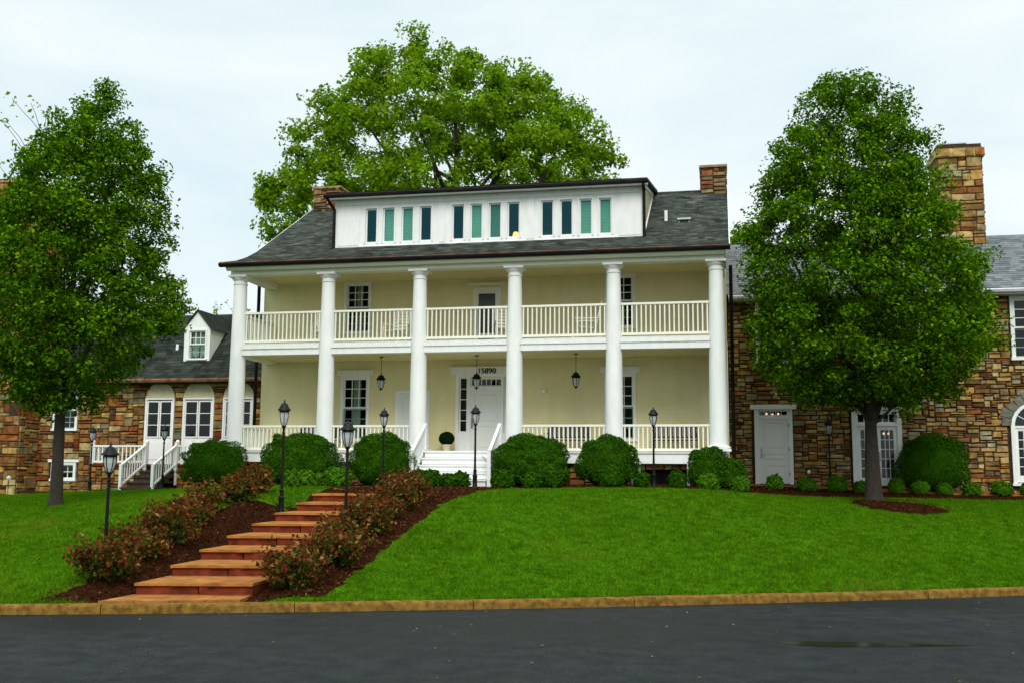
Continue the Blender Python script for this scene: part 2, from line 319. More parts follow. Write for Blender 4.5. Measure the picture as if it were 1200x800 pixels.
def terr(X, Y):
    X, Y = np.atleast_1d(np.asarray(X, float)), np.atleast_1d(np.asarray(Y, float))
    u = (X-CAM[0])*HR[0]+(Y-CAM[1])*HR[1]; d = (X-CAM[0])*HF[0]+(Y-CAM[1])*HF[1]
    uc, dc = np.clip(u, -60, 60), np.clip(d, 12, 100)
    z = _w[_n]+_w[_n+1]*uc+_w[_n+2]*dc
    for i in range(_n): z = z+_w[i]*tps((uc-CT[i,0])**2+(dc-CT[i,1])**2)
    return np.clip(z, .112, 3)
def tz(x, y): return float(terr(x, y)[0])
def at(px, d):
    """ground point in the direction of photo column px (at the horizon), d metres ahead"""
    return CAM[:2]+HR[:2]*(px-600)/F*d+HF[:2]*d
def camxy(u, d): return CAM[:2]+HR[:2]*u+HF[:2]*d
def on(x, y, dz=0): return (float(x), float(y), tz(x, y)+dz)

# kerb line
KD = np.array([.9219, .3875]); KN = np.array([-.3875, .9219]); K0 = np.array([11.38, -13.92])
def kq(s):
    a = np.clip(s, -13, 13); return .0069*a*a+.0069*2*a*(s-a)
def kpt(s, t): 
    s = np.asarray(s, float); q = kq(s)+t; return K0+s[...,None]*KD+np.asarray(q)[...,None]*KN
def kst(X, Y):
    dx, dy = X-K0[0], Y-K0[1]; s = dx*KD[0]+dy*KD[1]; return s, dx*KN[0]+dy*KN[1]-kq(s)

def sheet(name, P, m, kind='structure', parent=None, smooth=True):
    """grid of points P[i,j] -> mesh"""
    a, b, _ = P.shape; V = P.reshape(-1, 3).tolist()
    Fc = [(i*b+j, (i+1)*b+j, (i+1)*b+j+1, i*b+j+1) for i in range(a-1) for j in range(b-1)]
    o = MB().add(V, Fc).build(name, m, parent, smooth='all' if smooth else False, fix=True)
    if o.data.polygons[0].normal.z < 0:
        o.data.flip_normals()
    if kind: o['kind'] = kind
    return o

# ------------------------------------------------------------------ garden path geometry (level frame of the garden: u right, d ahead)
D0, TR, RISE, NST, PW = 15.6, 1.07, .165, 8, 1.72
def pl(d): return -5.49+.1535*(np.asarray(d, float)-D0)          # left edge of the steps
_terr0 = terr
def terr(X, Y):
    X, Y = np.atleast_1d(np.asarray(X, float)), np.atleast_1d(np.asarray(Y, float))
    z = _terr0(X, Y)
    u = (X-CAM[0])*HR[0]+(Y-CAM[1])*HR[1]; d = (X-CAM[0])*HF[0]+(Y-CAM[1])*HF[1]
    dist = np.abs(u-(pl(d)+PW/2))-PW/2
    w = np.clip(1-(dist-.12)/.55, 0, 1); w = w*w*(3-2*w); w = np.where(d > 14, w, 0)*np.clip((24.6-d)/1.6, 0, 1)
    low = np.clip(.13+.150*(d-D0), .10, None)-.035
    return z*(1-w)+np.minimum(z, low)*w
def ray(px, py):
    d = FWD*F+RT*(px-600)-UP*(py-400); return d/np.linalg.norm(d)
def gp(px, py):
    """where the line of sight through a photo point first meets the ground"""
    r = ray(px, py); t = np.arange(10, 60, .05); P = CAM+t[:,None]*r
    h = P[:,2]-_terr0(P[:,0], P[:,1]); k = np.argmax(h < 0)
    if h[k] >= 0: k = -1
    return P[k,:2]

# ---- road, ground, kerb, lawn
s_ = np.r_[-200, -90, -45, np.arange(-22, 22.1, .3), 45, 90, 200]
rd = np.zeros((len(s_), 14, 3))
for j, t in enumerate([-160, -80, -40, -20, -12, -8, -6, -4.5, -3, -2, -1.2, -.6, -.2, .08]):
    rd[:,j,:2] = kpt(s_, np.full(len(s_), t))
sheet('road', rd, ASPHALT)
g = MB().add([(-900,-900,-.4),(900,-900,-.4),(900,900,-.4),(-900,900,-.4)], [(0,1,2,3)]).build('ground', LAWN); g['kind'] = 'structure'
t_ = np.r_[.15, np.arange(.3, 14, .22), np.arange(14, 34, .6), 40, 55, 80, 120, 300]
s2 = np.r_[-300, -120, -60, -35, np.arange(-22, 22.1, .22), 35, 60, 120, 300]
S, T = np.meshgrid(s2, t_, indexing='ij'); P = np.zeros(S.shape+(3,)); P[...,:2] = kpt(S, T); P[...,2] = terr(P[...,0].ravel(), P[...,1].ravel()).reshape(S.shape)
P[:,0,2] = .108
sheet('lawn', P, LAWN)
kb = MB(); rng = random.Random(3); s = -40.; 
while s < 40:
    L = 2.55+rng.uniform(-.25, .3); n = 8; a, b = s+.006, s+L-.006; pr = [(0, -.12), (.004, .085), (.020, .116), (.045, .129), (.155, .131), (.165, -.12)]
    V = []
    dz = rng.uniform(-.004, .004); dt = rng.uniform(-.004, .004)
    for i in range(n+1):
        ss = a+(b-a)*i/n
        for t, z in pr:
            q = kpt(np.array(ss), t-.0+dt+rng.uniform(-.002, .002)); V.append((q[0], q[1], z+dz+rng.uniform(-.003, .003)))
    m_ = len(pr); Fc = [(i*m_+j, (i+1)*m_+j, (i+1)*m_+(j+1)%m_, i*m_+(j+1)%m_) for i in range(n) for j in range(m_)]
    Fc += [tuple(range(m_)), tuple(n*m_+j for j in range(m_))[::-1]]
    kb.add(V, Fc); s += L
kb.build('kerb', KERB, smooth=True)['kind'] = 'structure'
pu = [(905,751.5),(940,750.6),(985,751.2),(1030,752.2),(1075,753.4),(1110,754.6),(1145,755.3),(1112,756.4),(1075,756.6),(1030,757.0),(975,757.4),(925,754.6)]
pp = []
for x, y in pu:
    r = ray(x, y); t = (0.004-CAM[2])/r[2]; q = CAM+t*r; pp.append((q[0], q[1], .004))
MB().add(pp, [tuple(range(len(pp)))]).build('puddle', PUDDLE)['kind'] = 'structure'

# ---- beds
BEDS = []
def resample(P, n):
    P = np.array(P, float); L = np.r_[0, np.cumsum(np.linalg.norm(np.diff(P, axis=0), axis=1))]; t = np.linspace(0, L[-1], n)
    return np.c_[np.interp(t, L, P[:,0]), np.interp(t, L, P[:,1])]
def smooth_(P, n):
    P = resample(P, n)
    for _ in range(6): P[1:-1] = (P[:-2]+2*P[1:-1]+P[2:])/4
    return P
def bed(A, B, name, n=70, m=26, dz=.035):
    A, B = smooth_(A, n), smooth_(B, n); t = np.linspace(0, 1, m)
    rg = np.random.default_rng(len(BEDS)+5); A = A+rg.normal(0, .02, A.shape); B = B+rg.normal(0, .02, B.shape)
    G = A[:,None]*(1-t[None,:,None])+B[:,None]*t[None,:,None]
    z = terr(G[...,0].ravel(), G[...,1].ravel()).reshape(n, m)
    z = z+dz*np.minimum(1, 6*np.minimum(t, 1-t))[None]+rg.normal(0, .007, z.shape)
    z[:,0] -= .02; z[:,-1] -= .02
    BEDS.append(np.r_[A, B[::-1]])
    sheet(name, np.concatenate([G, z[...,None]], -1), MULCH); return G
Lp = [gp(*p) for p in [(26,705),(70,694),(110,672),(168,640),(215,613),(262,593),(320,581)]]+[at(440, 27.6)]
Rp = [gp(*p) for p in [(383,701),(418,677),(455,646),(498,610),(528,588),(560,577.5)]]+[at(600, 26.6)]
bed(Lp, Rp, 'mulch_bed', 90, 40)
fr = [at(575, 26.2)]+[at(640, 26.3), at(700, 26.2), at(760, 26.1), at(830, 26.2), at(880, 26.9), at(935, 28.3), at(1000, 29.2), at(1080, 29.3), at(1200, 29.0), at(1400, 28.2)]
bk = [(7.0, .4), (9, .4), (11, .4), (12.6, .4), (14.3, .4), (14.75, 2.5), (15.5, 4.25), (17.2, 4.25), (19.5, 4.25), (22.8, 4.25), (27, 4.25)]
bed(fr, bk, 'mulch_bed', 110, 24)
bed([at(205, 30.6), at(260, 29.8), at(320, 28.6), at(420, 27.9)], [(-1.6, 1.6), (.2, .4), (2.5, .4), (4.8, .4)], 'mulch_bed', 40, 14)
TB = camxy((1021-600)/F*28.0, 28.0)
rg = np.random.default_rng(9); ang = np.linspace(0, 2*np.pi, 41)
cen = TB+HR[:2]*.15-HF[:2]*1.35
rad = 1.0+.07*rg.normal(size=40); rad = np.r_[rad, rad[:1]]
G = np.zeros((41, 9, 3))
for j, q in enumerate(np.linspace(0.02, 1, 9)):
    x = cen[0]+HR[0]*np.cos(ang)*rad*q*1.10+HF[0]*np.sin(ang)*rad*q*1.75; y = cen[1]+HR[1]*np.cos(ang)*rad*q*1.10+HF[1]*np.sin(ang)*rad*q*1.75
    G[:,j] = np.c_[x, y, terr(x, y)+.10*(1-q**2)+.012-.03*(q == 1)]
sheet('mulch_bed', G, MULCH); BEDS.append(G[:-1,-1,:2])

# flagstone walks
def flag_walk(C, w, name, dz=.03, seed=1, cell=.55):
    """paving slabs along a centre line given as (x, y) points"""
    rgn = random.Random(seed); mb = MB(); C = smooth_(C, max(3, int(np.linalg.norm(np.diff(np.array(C), axis=0), axis=1).sum()/cell)))
    T_ = np.gradient(C, axis=0); T_ /= np.linalg.norm(T_, axis=1)[:,None]; Nn = np.c_[-T_[:,1], T_[:,0]]; k = max(1, round(w/.6))
    for i in range(len(C)-1):
        off = rgn.uniform(-.1, .1)
        es = [-w/2]+[(-w/2+w*(j+1)/k+off) for j in range(k-1)]+[w/2]
        for j in range(k):
            g_ = .006; a, b = es[j]+g_, es[j+1]-g_; q = []
            for (ii, e_) in ((i, a), (i, b), (i+1, b), (i+1, a)):
                p = C[ii]+Nn[ii]*e_+T_[ii]*(g_ if ii == i else -g_); q.append((p[0], p[1], tz(*p)+dz))
            mb.add(q+[(x, y, z-.08) for x, y, z in q], [(0,1,2,3),(4,7,6,5),(0,4,5,1),(1,5,6,2),(2,6,7,3),(3,7,4,0)])
    o = mb.build(name, SAND_T); o['kind'] = 'structure'; BEDS.append(np.r_[C+Nn*w/2, (C-Nn*w/2)[::-1]]); return o
uL = lambda d: float(pl(d))
# landing slabs behind the kerb
ld = MB(); rng = random.Random(8)
e0 = [kpt(np.array(kst(*gp(px, 704.5))[0]), .172) for px in (116, 282)]; e1 = [camxy(uL(D0)-.03, D0+.07), camxy(uL(D0)+PW-.01, D0+.16)]
for i in range(4):
    a, b = i/4+.004, (i+1)/4-.004
    q = [(*(e0[0]*(1-a)+e0[1]*a), .157), (*(e0[0]*(1-b)+e0[1]*b), .157), (*(e1[0]*(1-b)+e1[1]*b), .161), (*(e1[0]*(1-a)+e1[1]*a), .161)]
    ld.add(q+[(x, y, z-.1) for x, y, z in q], [(0,1,2,3),(4,7,6,5),(0,4,5,1),(1,5,6,2),(2,6,7,3),(3,7,4,0)])
ld.build('path', SAND_T)['kind'] = 'structure'
flag_walk([camxy(uL(24.1)+.86, 24.15), camxy(-3.1, 25.6), camxy(-2.2, 27.2), (6.9, -1.55)], 1.6, 'path', .03, 4)
flag_walk([(14.95, 3.55), (17, 3.45), (19, 3.45), (22, 3.4), (26, 3.3)], 1.1, 'path', .055, 6, .8)
st = thing('garden_steps', 'long flight of eight low red sandstone steps climbing the lawn from the kerb', 'garden steps', (*camxy(uL(D0)+.85, D0), .1))
rng = random.Random(12)
for k in range(1, NST+1):
    d = D0+TR*(k-1); u0 = uL(d)+rng.uniform(-.03, .03); z = .165+RISE*k; ux, uy = HR[:2], HF[:2]
    def blk(mb, u0, u1, d0, d1, z0, z1, sk=.03):
        q = []
        for zz in (z0, z1):
            for (u, dd) in ((u0, d0), (u1, d0+sk), (u1+.15, d1+sk), (u0+.15, d1)): 
                p = camxy(u, dd); q.append((p[0], p[1], zz))
        mb.add(q, [(0,3,2,1),(4,5,6,7),(0,1,5,4),(1,2,6,5),(2,3,7,6),(3,0,4,7)])
    rs = MB(); n = 2; cuts = [0]+sorted(rng.uniform(.2, .8)*0+((i+rng.uniform(-.2, .2))/n) for i in range(1, n))+[1]
    for a, b in zip(cuts[:-1], cuts[1:]): blk(rs, u0+.02+PW*a+.003, u0+.0+PW*b-.003, d+.045, d+TR+.1, z-.5, z-.042)
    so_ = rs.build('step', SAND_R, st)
    tr_ = MB(); cuts = [0]+[(i+rng.uniform(-.15, .15))/3 for i in range(1, 3)]+[1]
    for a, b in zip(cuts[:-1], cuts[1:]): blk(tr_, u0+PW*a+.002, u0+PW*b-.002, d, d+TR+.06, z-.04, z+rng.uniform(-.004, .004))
    tr_.build('tread', SAND_T, so_)

# ------------------------------------------------------------------ masonry, roofs, openings
def stones(mb, O, u, n, W, H, holes=(), seed=0, cell=(.105, .085), prot=(.02, .06), v=(0,0,1), wmax=6):
    """random ashlar: rectangles packed on a grid, each a chamfered, slightly crooked stone"""
    rg = random.Random(seed); O, u, n, v = (np.array(a, float) for a in (O, u, n, v))
    nc, nr = max(1, round(W/cell[0])), max(1, round(H/cell[1])); cw, ch = W/nc, H/nr
    occ = np.zeros((nr, nc), bool)
    for h in holes:
        for r in range(nr):
            for c in range(nc):
                if h((c+.5)*cw, (r+.5)*ch): occ[r, c] = True
    for r in range(nr):
        for c in range(nc):
            if occ[r, c]: continue
            w = rg.choice([2, 2, 3, 3, 3, 4, 4, 5, 5, 6][:10 if wmax > 5 else 7]); h = rg.choice([1, 1, 1, 2, 2, 2, 2, 2, 3])
            if h == 3: w = min(w, 4)
            k = 0
            while k < w and c+k < nc and not occ[r, c+k]: k += 1
            w = k
            if c+w < nc and not occ[r, c+w] and (c+w+1 >= nc or occ[r, c+w+1]): w += 1
            h = min(h, nr-r)
            while h > 1 and occ[r:r+h, c:c+w].any(): h -= 1
            occ[r:r+h, c:c+w] = True
            g = rg.uniform(.006, .017); p = rg.uniform(*prot); bev = .014
            a0, a1, b0, b1 = c*cw+g, (c+w)*cw-g, r*ch+g, (r+h)*ch-g; j = lambda q: rg.uniform(-q, q)
            base = [(a0+j(.012), b0+j(.014)), (a1+j(.012), b0+j(.014)), (a1+j(.014), b1+j(.016)), (a0+j(.014), b1+j(.016))]
            cx, cz = (a0+a1)/2, (b0+b1)/2
            top = [(x+(bev if x < cx else -bev)*rg.uniform(.7, 1.8), z+(bev if z < cz else -bev)*rg.uniform(.7, 1.6)) for x, z in base]
            V = [O+u*x+v*z for x, z in base]+[O+u*x+v*z+n*(p+j(.012)) for x, z in top]
            mb.add(V, [(4,5,6,7),(0,1,5,4),(1,2,6,5),(2,3,7,6),(3,0,4,7)])
    return mb
def wall_open(mb, x0, x1, z0, z1, y, openings, reveal=.22):
    """flat wall facing -Y with real rectangular openings and reveals"""
    xs = sorted({x0, x1, *[o[0] for o in openings], *[o[1] for o in openings]}); zs = sorted({z0, z1, *[o[2] for o in openings], *[o[3] for o in openings]})
    for a, b in zip(xs[:-1], xs[1:]):
        for c, d in zip(zs[:-1], zs[1:]):
            mx_, mz = (a+b)/2, (c+d)/2
            if any(o[0] < mx_ < o[1] and o[2] < mz < o[3] for o in openings): continue
            mb.add([(a,y,c),(b,y,c),(b,y,d),(a,y,d)], [(0,1,2,3)])
    for a, b, c, d in openings:
        Y = y+reveal; mb.add([(a,y,c),(b,y,c),(b,y,d),(a,y,d),(a,Y,c),(b,Y,c),(b,Y,d),(a,Y,d)], [(0,4,5,1),(1,5,6,2),(2,6,7,3),(3,7,4,0)])
    return mb
def shingles(prof, x0, x1, course, wmin, wmax, seed, lift=.012, thick=.01, clip=None, mb=None):
    """courses of separate slates laid up a slope given as (y, z) points from eave to ridge"""
    rg = random.Random(seed); mb = mb or MB(); P = np.array(prof, float); L = np.r_[0, np.cumsum(np.linalg.norm(np.diff(P, axis=0), axis=1))]
    def pt(s):
        s = min(max(s, 0), L[-1]); return np.array([np.interp(s, L, P[:,0]), np.interp(s, L, P[:,1])])
    n = max(1, int(math.ceil(L[-1]/course)))
    for i in range(n):
        s0 = i*course; s1 = min(s0+course*1.5, L[-1]); a, b = pt(s0), pt(s1); t = (b-a)/(np.linalg.norm(b-a)+1e-9); nn = np.array([-t[1], t[0]])
        if nn[1] < 0: nn = -nn
        x = x0-rg.uniform(0, wmax)
        while x < x1:
            w = rg.uniform(wmin, wmax); xa, xb = max(x, x0), min(x+w-.004, x1); x += w
            if xb-xa < .02: continue
            if clip and clip((xa+xb)/2, (a[0]+b[0])/2): continue
            dl = rg.uniform(0, .006)+lift; sh = rg.uniform(-.006, .006)
            A = a+nn*dl+t*sh; B = b+nn*.003; A0 = A-nn*thick
            mb.add([(xa,A[0],A[1]),(xb,A[0],A[1]),(xb,B[0],B[1]),(xa,B[0],B[1]),(xa,A0[0],A0[1]),(xb,A0[0],A0[1])], [(0,1,2,3),(4,5,1,0)])
    return mb
def window(par, x0, x1, z0, z1, y, cols, rows, sash=2, name='window', casing=.09, sill=True, curtain=None, m=WHITE, gm=None, rec=.06, head=0, tint=None):
    """double hung sash window in an opening: casing proud of the wall, sashes and panes set back"""
    w = MB(); c = casing
    if c:
        w.box(x0-c, x0+.003, y-.035, y+.05, z0-c*.5, z1+c); w.box(x1-.003, x1+c, y-.035, y+.05, z0-c*.5, z1+c); w.box(x0+.002, x1-.002, y-.033, y+.05, z1-.003, z1+c-.002)
        if sill: w.box(x0-c-.03, x1+c+.03, y-.075, y+.05, z0-c*.9, z0+.004)
        if head: w.box(x0-c-.12, x1+c+.12, y-.06, y+.03, z1+c+.001, z1+c+head); 
    f = .045; H = (z1-z0)/sash
    for k in range(sash):
        a, b = z0+H*k, z0+H*(k+1); yy = y+rec+(.03 if k == 0 and sash == 2 else 0)-(.03 if sash == 2 and k == 1 else 0)
        w.box(x0, x0+f, yy, yy+.04, a, b); w.box(x1-f, x1, yy, yy+.04, a, b); w.box(x0+f-.001, x1-f+.001, yy+.001, yy+.039, a, a+f); w.box(x0+f-.001, x1-f+.001, yy+.001, yy+.039, b-f, b)
        for i in range(1, cols): xx = x0+f+(x1-x0-2*f)*i/cols; w.box(xx-.011, xx+.011, yy+.006, yy+.034, a+f, b-f)
        for i in range(1, rows): zz = a+f+(b-a-2*f)*i/rows; w.box(x0+f, x1-f, yy+.008, yy+.032, zz-.011, zz+.011)
    o = w.build(name, m, par)
    MB().add([(x0, y+rec+.022, z0), (x1, y+rec+.022, z0), (x1, y+rec+.022, z1), (x0, y+rec+.022, z1)], [(0,1,2,3)]).build('pane', gm or GLASS, o)
    if curtain:
        for (a, b) in curtain:
            n = 22; V = []
            for i in range(n+1):
                xx = x0+(x1-x0)*(a+(b-a)*i/n); yy = y+.22+.018*math.sin(i*1.9); V += [(xx, yy, z0), (xx, yy, z1)]
            MB().add(V, [(2*i, 2*i+2, 2*i+3, 2*i+1) for i in range(n)]).build('curtain', CURT, o, smooth='all')
    return o
def blind(par, x0, x1, z0, z1, y, m=BLIND):
    b = MB(); n = int((z1-z0)/.045)
    for i in range(n):
        zz = z0+(z1-z0)*i/n; b.add([(x0, y, zz), (x1, y, zz), (x1, y+.012, zz+(z1-z0)/n*.98), (x0, y+.012, zz+(z1-z0)/n*.98)], [(0,1,2,3)])
    return b.build('blind', m, par)
def door(par, x0, x1, z0, z1, y, panels, m=DOORW, handle='l', name='door', th=.045):
    d = MB(); 
    # stiles and rails in front of a recessed field, raised panels in it
    d.box(x0, x1, y, y+th, z0, z1); f = -.018
    xs = sorted({x0, x1, *[p[0] for p in panels], *[p[1] for p in panels]}); zs = sorted({z0, z1, *[p[2] for p in panels], *[p[3] for p in panels]})
    for a, b in zip(xs[:-1], xs[1:]):
        for c, e_ in zip(zs[:-1], zs[1:]):
            if any(p[0] <= a and p[1] >= b and p[2] <= c and p[3] >= e_ for p in panels): continue
            d.box(a, b, y+f, y-.001, c, e_)
    for a, b, c, e_ in panels:
        q = .05; V = [(a+.02, y-.001, c+.02), (b-.02, y-.001, c+.02), (b-.02, y-.001, e_-.02), (a+.02, y-.001, e_-.02), (a+q, y-.013, c+q), (b-q, y-.013, c+q), (b-q, y-.013, e_-q), (a+q, y-.013, e_-q)]
        d.add(V, [(4,5,6,7),(0,1,5,4),(1,2,6,5),(2,3,7,6),(3,0,4,7)])
    o = d.build(name, m, par)
    if handle:
        hx = x0+.075 if handle == 'l' else x1-.075; zc = z0+(z1-z0)*.47; h = MB(); h.box(hx-.03, hx+.03, y-.03, y-.017, zc-.17, zc+.15); h.lathe([(.022, 0), (.022, .05)], 10, (hx, y-.06, zc-.09)); h.bar((hx, y-.03, zc-.06), (hx, y-.075, zc-.06), .02); h.bar((hx-.01, y-.07, zc-.06), (hx+.10, y-.07, zc-.06), .018)
        h.build('handle', STEEL, o)
    return o

# ------------------------------------------------------------------ the main house
GZ = 1.55
H = thing('porticoed_house', 'cream brick house with two-storey white colonnade, two railed porches and a long white dormer', 'house', (7.1, 5, GZ))
CX = [2.85*i for i in range(6)]
E1, E2 = 2.58, 5.77
WY = 2.4
openings = [(2.49, 3.28, 3.02, 4.93), (10.93, 11.72, 3.02, 4.93), (2.53, 3.28, 6.42, 7.95), (10.95, 11.72, 6.42, 7.95), (6.30, 6.58, 3.2, 4.93), (7.73, 8.01, 3.2, 4.93), (6.66, 7.67, 4.62, 4.90)]
wall_open(MB(), -.34, 14.52, GZ-.3, 8.09, WY, openings).build('front_wall', CREAM, H)
w = MB(); gab = [(WY, GZ-.3), (10.6, GZ-.3), (10.6, 8.15), (6.5, 11.42), (2.2, 8.98), (WY, 8.1)]
for x, s in ((-.34, -1), (14.52, 1)): w.add([(x, a, b) for a, b in gab], [tuple(range(6))])
w.add([(-.34,10.6,GZ-.3),(14.52,10.6,GZ-.3),(14.52,10.6,8.15),(-.34,10.6,8.15)], [(0,1,2,3)])
w.build('side_wall', CREAM, H)
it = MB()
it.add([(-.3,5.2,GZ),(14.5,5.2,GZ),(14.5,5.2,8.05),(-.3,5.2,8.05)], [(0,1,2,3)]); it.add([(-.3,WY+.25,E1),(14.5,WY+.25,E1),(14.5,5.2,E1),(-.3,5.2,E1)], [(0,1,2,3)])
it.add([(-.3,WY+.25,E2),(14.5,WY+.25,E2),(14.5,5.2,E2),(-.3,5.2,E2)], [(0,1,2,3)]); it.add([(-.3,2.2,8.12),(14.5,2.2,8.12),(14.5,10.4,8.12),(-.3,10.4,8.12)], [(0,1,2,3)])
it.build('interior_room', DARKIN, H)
# roof with its bell-cast eave
prof = [(-.55, 8.19), (.4, 8.42), (1.2, 8.70), (1.9, 9.03), (2.6, 9.42), (6.5, 11.62)]
def in_dormer(x, y): return 2.3 < x < 12.05 and y > 2.15
rf = shingles(prof, -.44, 14.62, .14, .16, .34, 21, clip=in_dormer)
X0, X1 = -.44, 14.62
rf.add([(X0, y, z-.012) for y, z in prof]+[(X1, y, z-.012) for y, z in prof], [(i, i+1, i+7, i+6) for i in range(5)])
rf.add([(X0, 6.5, 11.63), (X1, 6.5, 11.63), (X1, 11, 8.9), (X0, 11, 8.9)], [(0,1,2,3)])
ROOF = rf.build('roof', SHING, H, fix=False)
rc = MB()
for i in range(50):
    a = X0+(X1-X0)*i/50; b = X0+(X1-X0)*(i+1)/50-.004; rc.add([(a, 6.36, 11.575), (b, 6.36, 11.575), (b, 6.5, 11.66), (a, 6.5, 11.66), (b, 6.64, 11.575), (a, 6.64, 11.575)], [(0,1,2,3), (3,2,4,5)])
rc.build('ridge_cap', SHING_D, ROOF, fix=False)
for x in (-.475, 14.615): MB().prism([(y, z) for y, z in prof[1:]]+[(y, z-.16) for y, z in prof[1:]][::-1], 'x', x, x+.035).build('rake_board', WHITE, ROOF)
# stone chimneys on the ridge
def chimney(x0, x1, y0, y1, z0, z1, seed, par=H, m=CHIM, cap=True, cell=(.1, .075)):
    mb = MB()
    mo = MB().box(x0+.03, x1-.03, y0+.03, y1-.03, z0, z1)
    for O, u, n, Wd in (((x0+.03, y0+.03, z0), (1,0,0), (0,-1,0), x1-x0-.06), ((x1-.03, y0+.03, z0), (0,1,0), (1,0,0), y1-y0-.06), ((x1-.03, y1-.03, z0), (-1,0,0), (0,1,0), x1-x0-.06), ((x0+.03, y1-.03, z0), (0,-1,0), (-1,0,0), y1-y0-.06)):
        stones(mb, O, u, n, Wd, z1-z0-.1, (), seed, cell, (.02, .05)); seed += 1
    o = mb.build('chimney', m, par)
    mo.build('mortar', MORTAR, o)
    if cap: 
        c = MB(); c.box(x0-.03, x1+.03, y0-.03, y1+.03, z1-.09, z1-.01); c.build('cap', m, o)
    return o
chimney(13.72, 14.60, 6.1, 6.9, 10.9, 12.42, 31); chimney(-.30, .75, 6.1, 6.9, 10.9, 12.36, 35)
# plumbing vent and roof ventilator
v = MB(); v.lathe([(.20, -.12), (.17, 0), (.07, .06), (.055, .07), (.055, .48), (.045, .48)], 12, (12.70, 3.4, 9.72)); v.build('vent_pipe', WHITE, ROOF, True)
v = MB(); v.box(13.10, 13.45, 3.15, 3.55, 9.63, 9.86); v.prism([(3.07, 9.82), (3.6, 9.90), (3.6, 9.95), (3.07, 9.87)], 'x', 13.07, 13.48); v.build('roof_ventilator', LEAD, ROOF)
MB().box(13.14, 13.41, 3.135, 3.149, 9.64, 9.82).build('ventilator_mouth', BLACK, ROOF)
# gutter, drip edge, cornice, entablature
g = MB(); g.prism([(-.56, 8.17), (-.585, 8.17), (-.60, 8.14), (-.59, 8.10), (-.54, 8.065), (-.44, 8.065), (-.44, 8.15)], 'x', -.47, 14.65); g.build('gutter', COPPER, H)
MB().prism([(-.585, 8.175), (-.56, 8.195), (-.47, 8.222), (-.47, 8.200), (-.55, 8.173)], 'x', -.46, 14.64).build('drip_edge', COPPER2, H)
c = MB(); c.prism([(-.438, 8.15), (-.438, 8.035), (-.36, 7.97), (-.30, 7.97), (-.22, 8.06), (-.22, 8.15)], 'x', -.30, 14.50); c.build('cornice', WHITE2, H)
e = MB(); e.box(-.24, 14.49, -.20, .20, 7.86, 8.16); e.box(-.24, .14, .201, WY-.001, 7.87, 8.15); e.box(14.11, 14.49, .201, WY-.001, 7.87, 8.15); e.build('entablature', WHITE2, H)
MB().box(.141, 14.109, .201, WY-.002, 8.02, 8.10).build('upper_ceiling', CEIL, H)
# gable returns closing the bell-cast ends
for x0 in (-.335, 14.42):
    pf = [(-.2, 8.155), (-.2, 8.26), (.4, 8.40), (1.2, 8.68), (1.9, 9.0), (2.399, 9.28), (2.399, 8.155)]
    MB().prism(pf, 'x', x0, x0+.1).build('gable_return', WHITE2, H)
# columns
for i, x in enumerate(CX):
    c = MB(); pr = [(.250, E1+.17)]+[(.250-.055*t**1.6, E1+.17+(7.60-E1-.17)*t) for t in np.linspace(.15, 1, 8)]; c.lathe(pr, 28, (x, 0, 0))
    col = c.build('column', WHITE, H, True)
    b = MB(); b.box(x-.33, x+.33, -.33, .33, E1+.002, E1+.07); b.lathe([(.30, E1+.07), (.325, E1+.10), (.325, E1+.125), (.30, E1+.15), (.262, E1+.165), (.25, E1+.19)], 28, (x, 0, 0)); b.build('base', WHITE, col, True)
    k = MB(); k.lathe([(.19, 7.57), (.215, 7.585), (.215, 7.61), (.197, 7.62), (.197, 7.69), (.22, 7.71), (.265, 7.77), (.27, 7.795)], 28, (x, 0, 0)); k.box(x-.285, x+.285, -.285, .285, 7.795, 7.858); k.build('capital', WHITE, col, True)
# decks
d = MB(); d.box(-.30, 14.50, -.28, WY-.002, E1-.06, E1); d.build('porch_floor', DECK, H)
d = MB(); d.box(-.26, 14.46, -.25, WY-.003, E1-.33, E1-.061); d.build('floor_skirt', WHITE, H)
for i in range(5):
    x0, x1 = CX[i]+.20, CX[i+1]-.20
    b = MB(); b.box(x0, x1, -.15, .15, 5.42, 5.60); b.box(x0, x1, -.18, .18, 5.601, 5.70); b.build('balcony_beam', WHITE, H)
    b = MB(); b.box(x0, x1, -.13, .05, 5.702, 5.765); b.build('balcony_edge', DECK, H)
d = MB(); d.box(-.22, 14.44, .19, WY-.002, 5.50, 5.768); d.build('balcony_floor', DECK, H)
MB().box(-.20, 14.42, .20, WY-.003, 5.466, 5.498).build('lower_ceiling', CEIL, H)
for x in (0, 14.25): MB().box(x-.18, x+.18, .20, WY-.002, 5.42, 5.70).build('side_beam', WHITE2, H)
def railing(par, a, b, z0, ztop, m=WHITE2, step=.125, name='railing', skip=False):
    """top and bottom rail with square balusters between two points (x, y)"""
    a, b = np.array(a, float), np.array(b, float); L = np.linalg.norm(b-a); u = (b-a)/L; 
    r = MB(); r.bar((*a, ztop-.03), (*b, ztop-.03), .075, .06); o = r.build(name, m, par)
    MB().bar((*a, z0+.075), (*b, z0+.075), .05, .07).build('bottom_rail', m, o)
    n = max(1, int(L/step)); bl = MB()
    for i in range(n):
        p = a+u*L*(i+.5)/n; bl.box(p[0]-.0185, p[0]+.0185, p[1]-.0185, p[1]+.0185, z0+.105, ztop-.055)
    bl.build('balusters', m, o); return o
for i in range(5):
    railing(H, (CX[i]+.19, 0), (CX[i+1]-.19, 0), 5.775, 6.73)
    if i != 2: railing(H, (CX[i]+.23, 0), (CX[i+1]-.23, 0), E1-.02, 3.33)
for x in (0, CX[5]):
    railing(H, (x, .22), (x, WY-.05), 5.775, 6.73); railing(H, (x, .27), (x, WY-.05), E1-.02, 3.33)
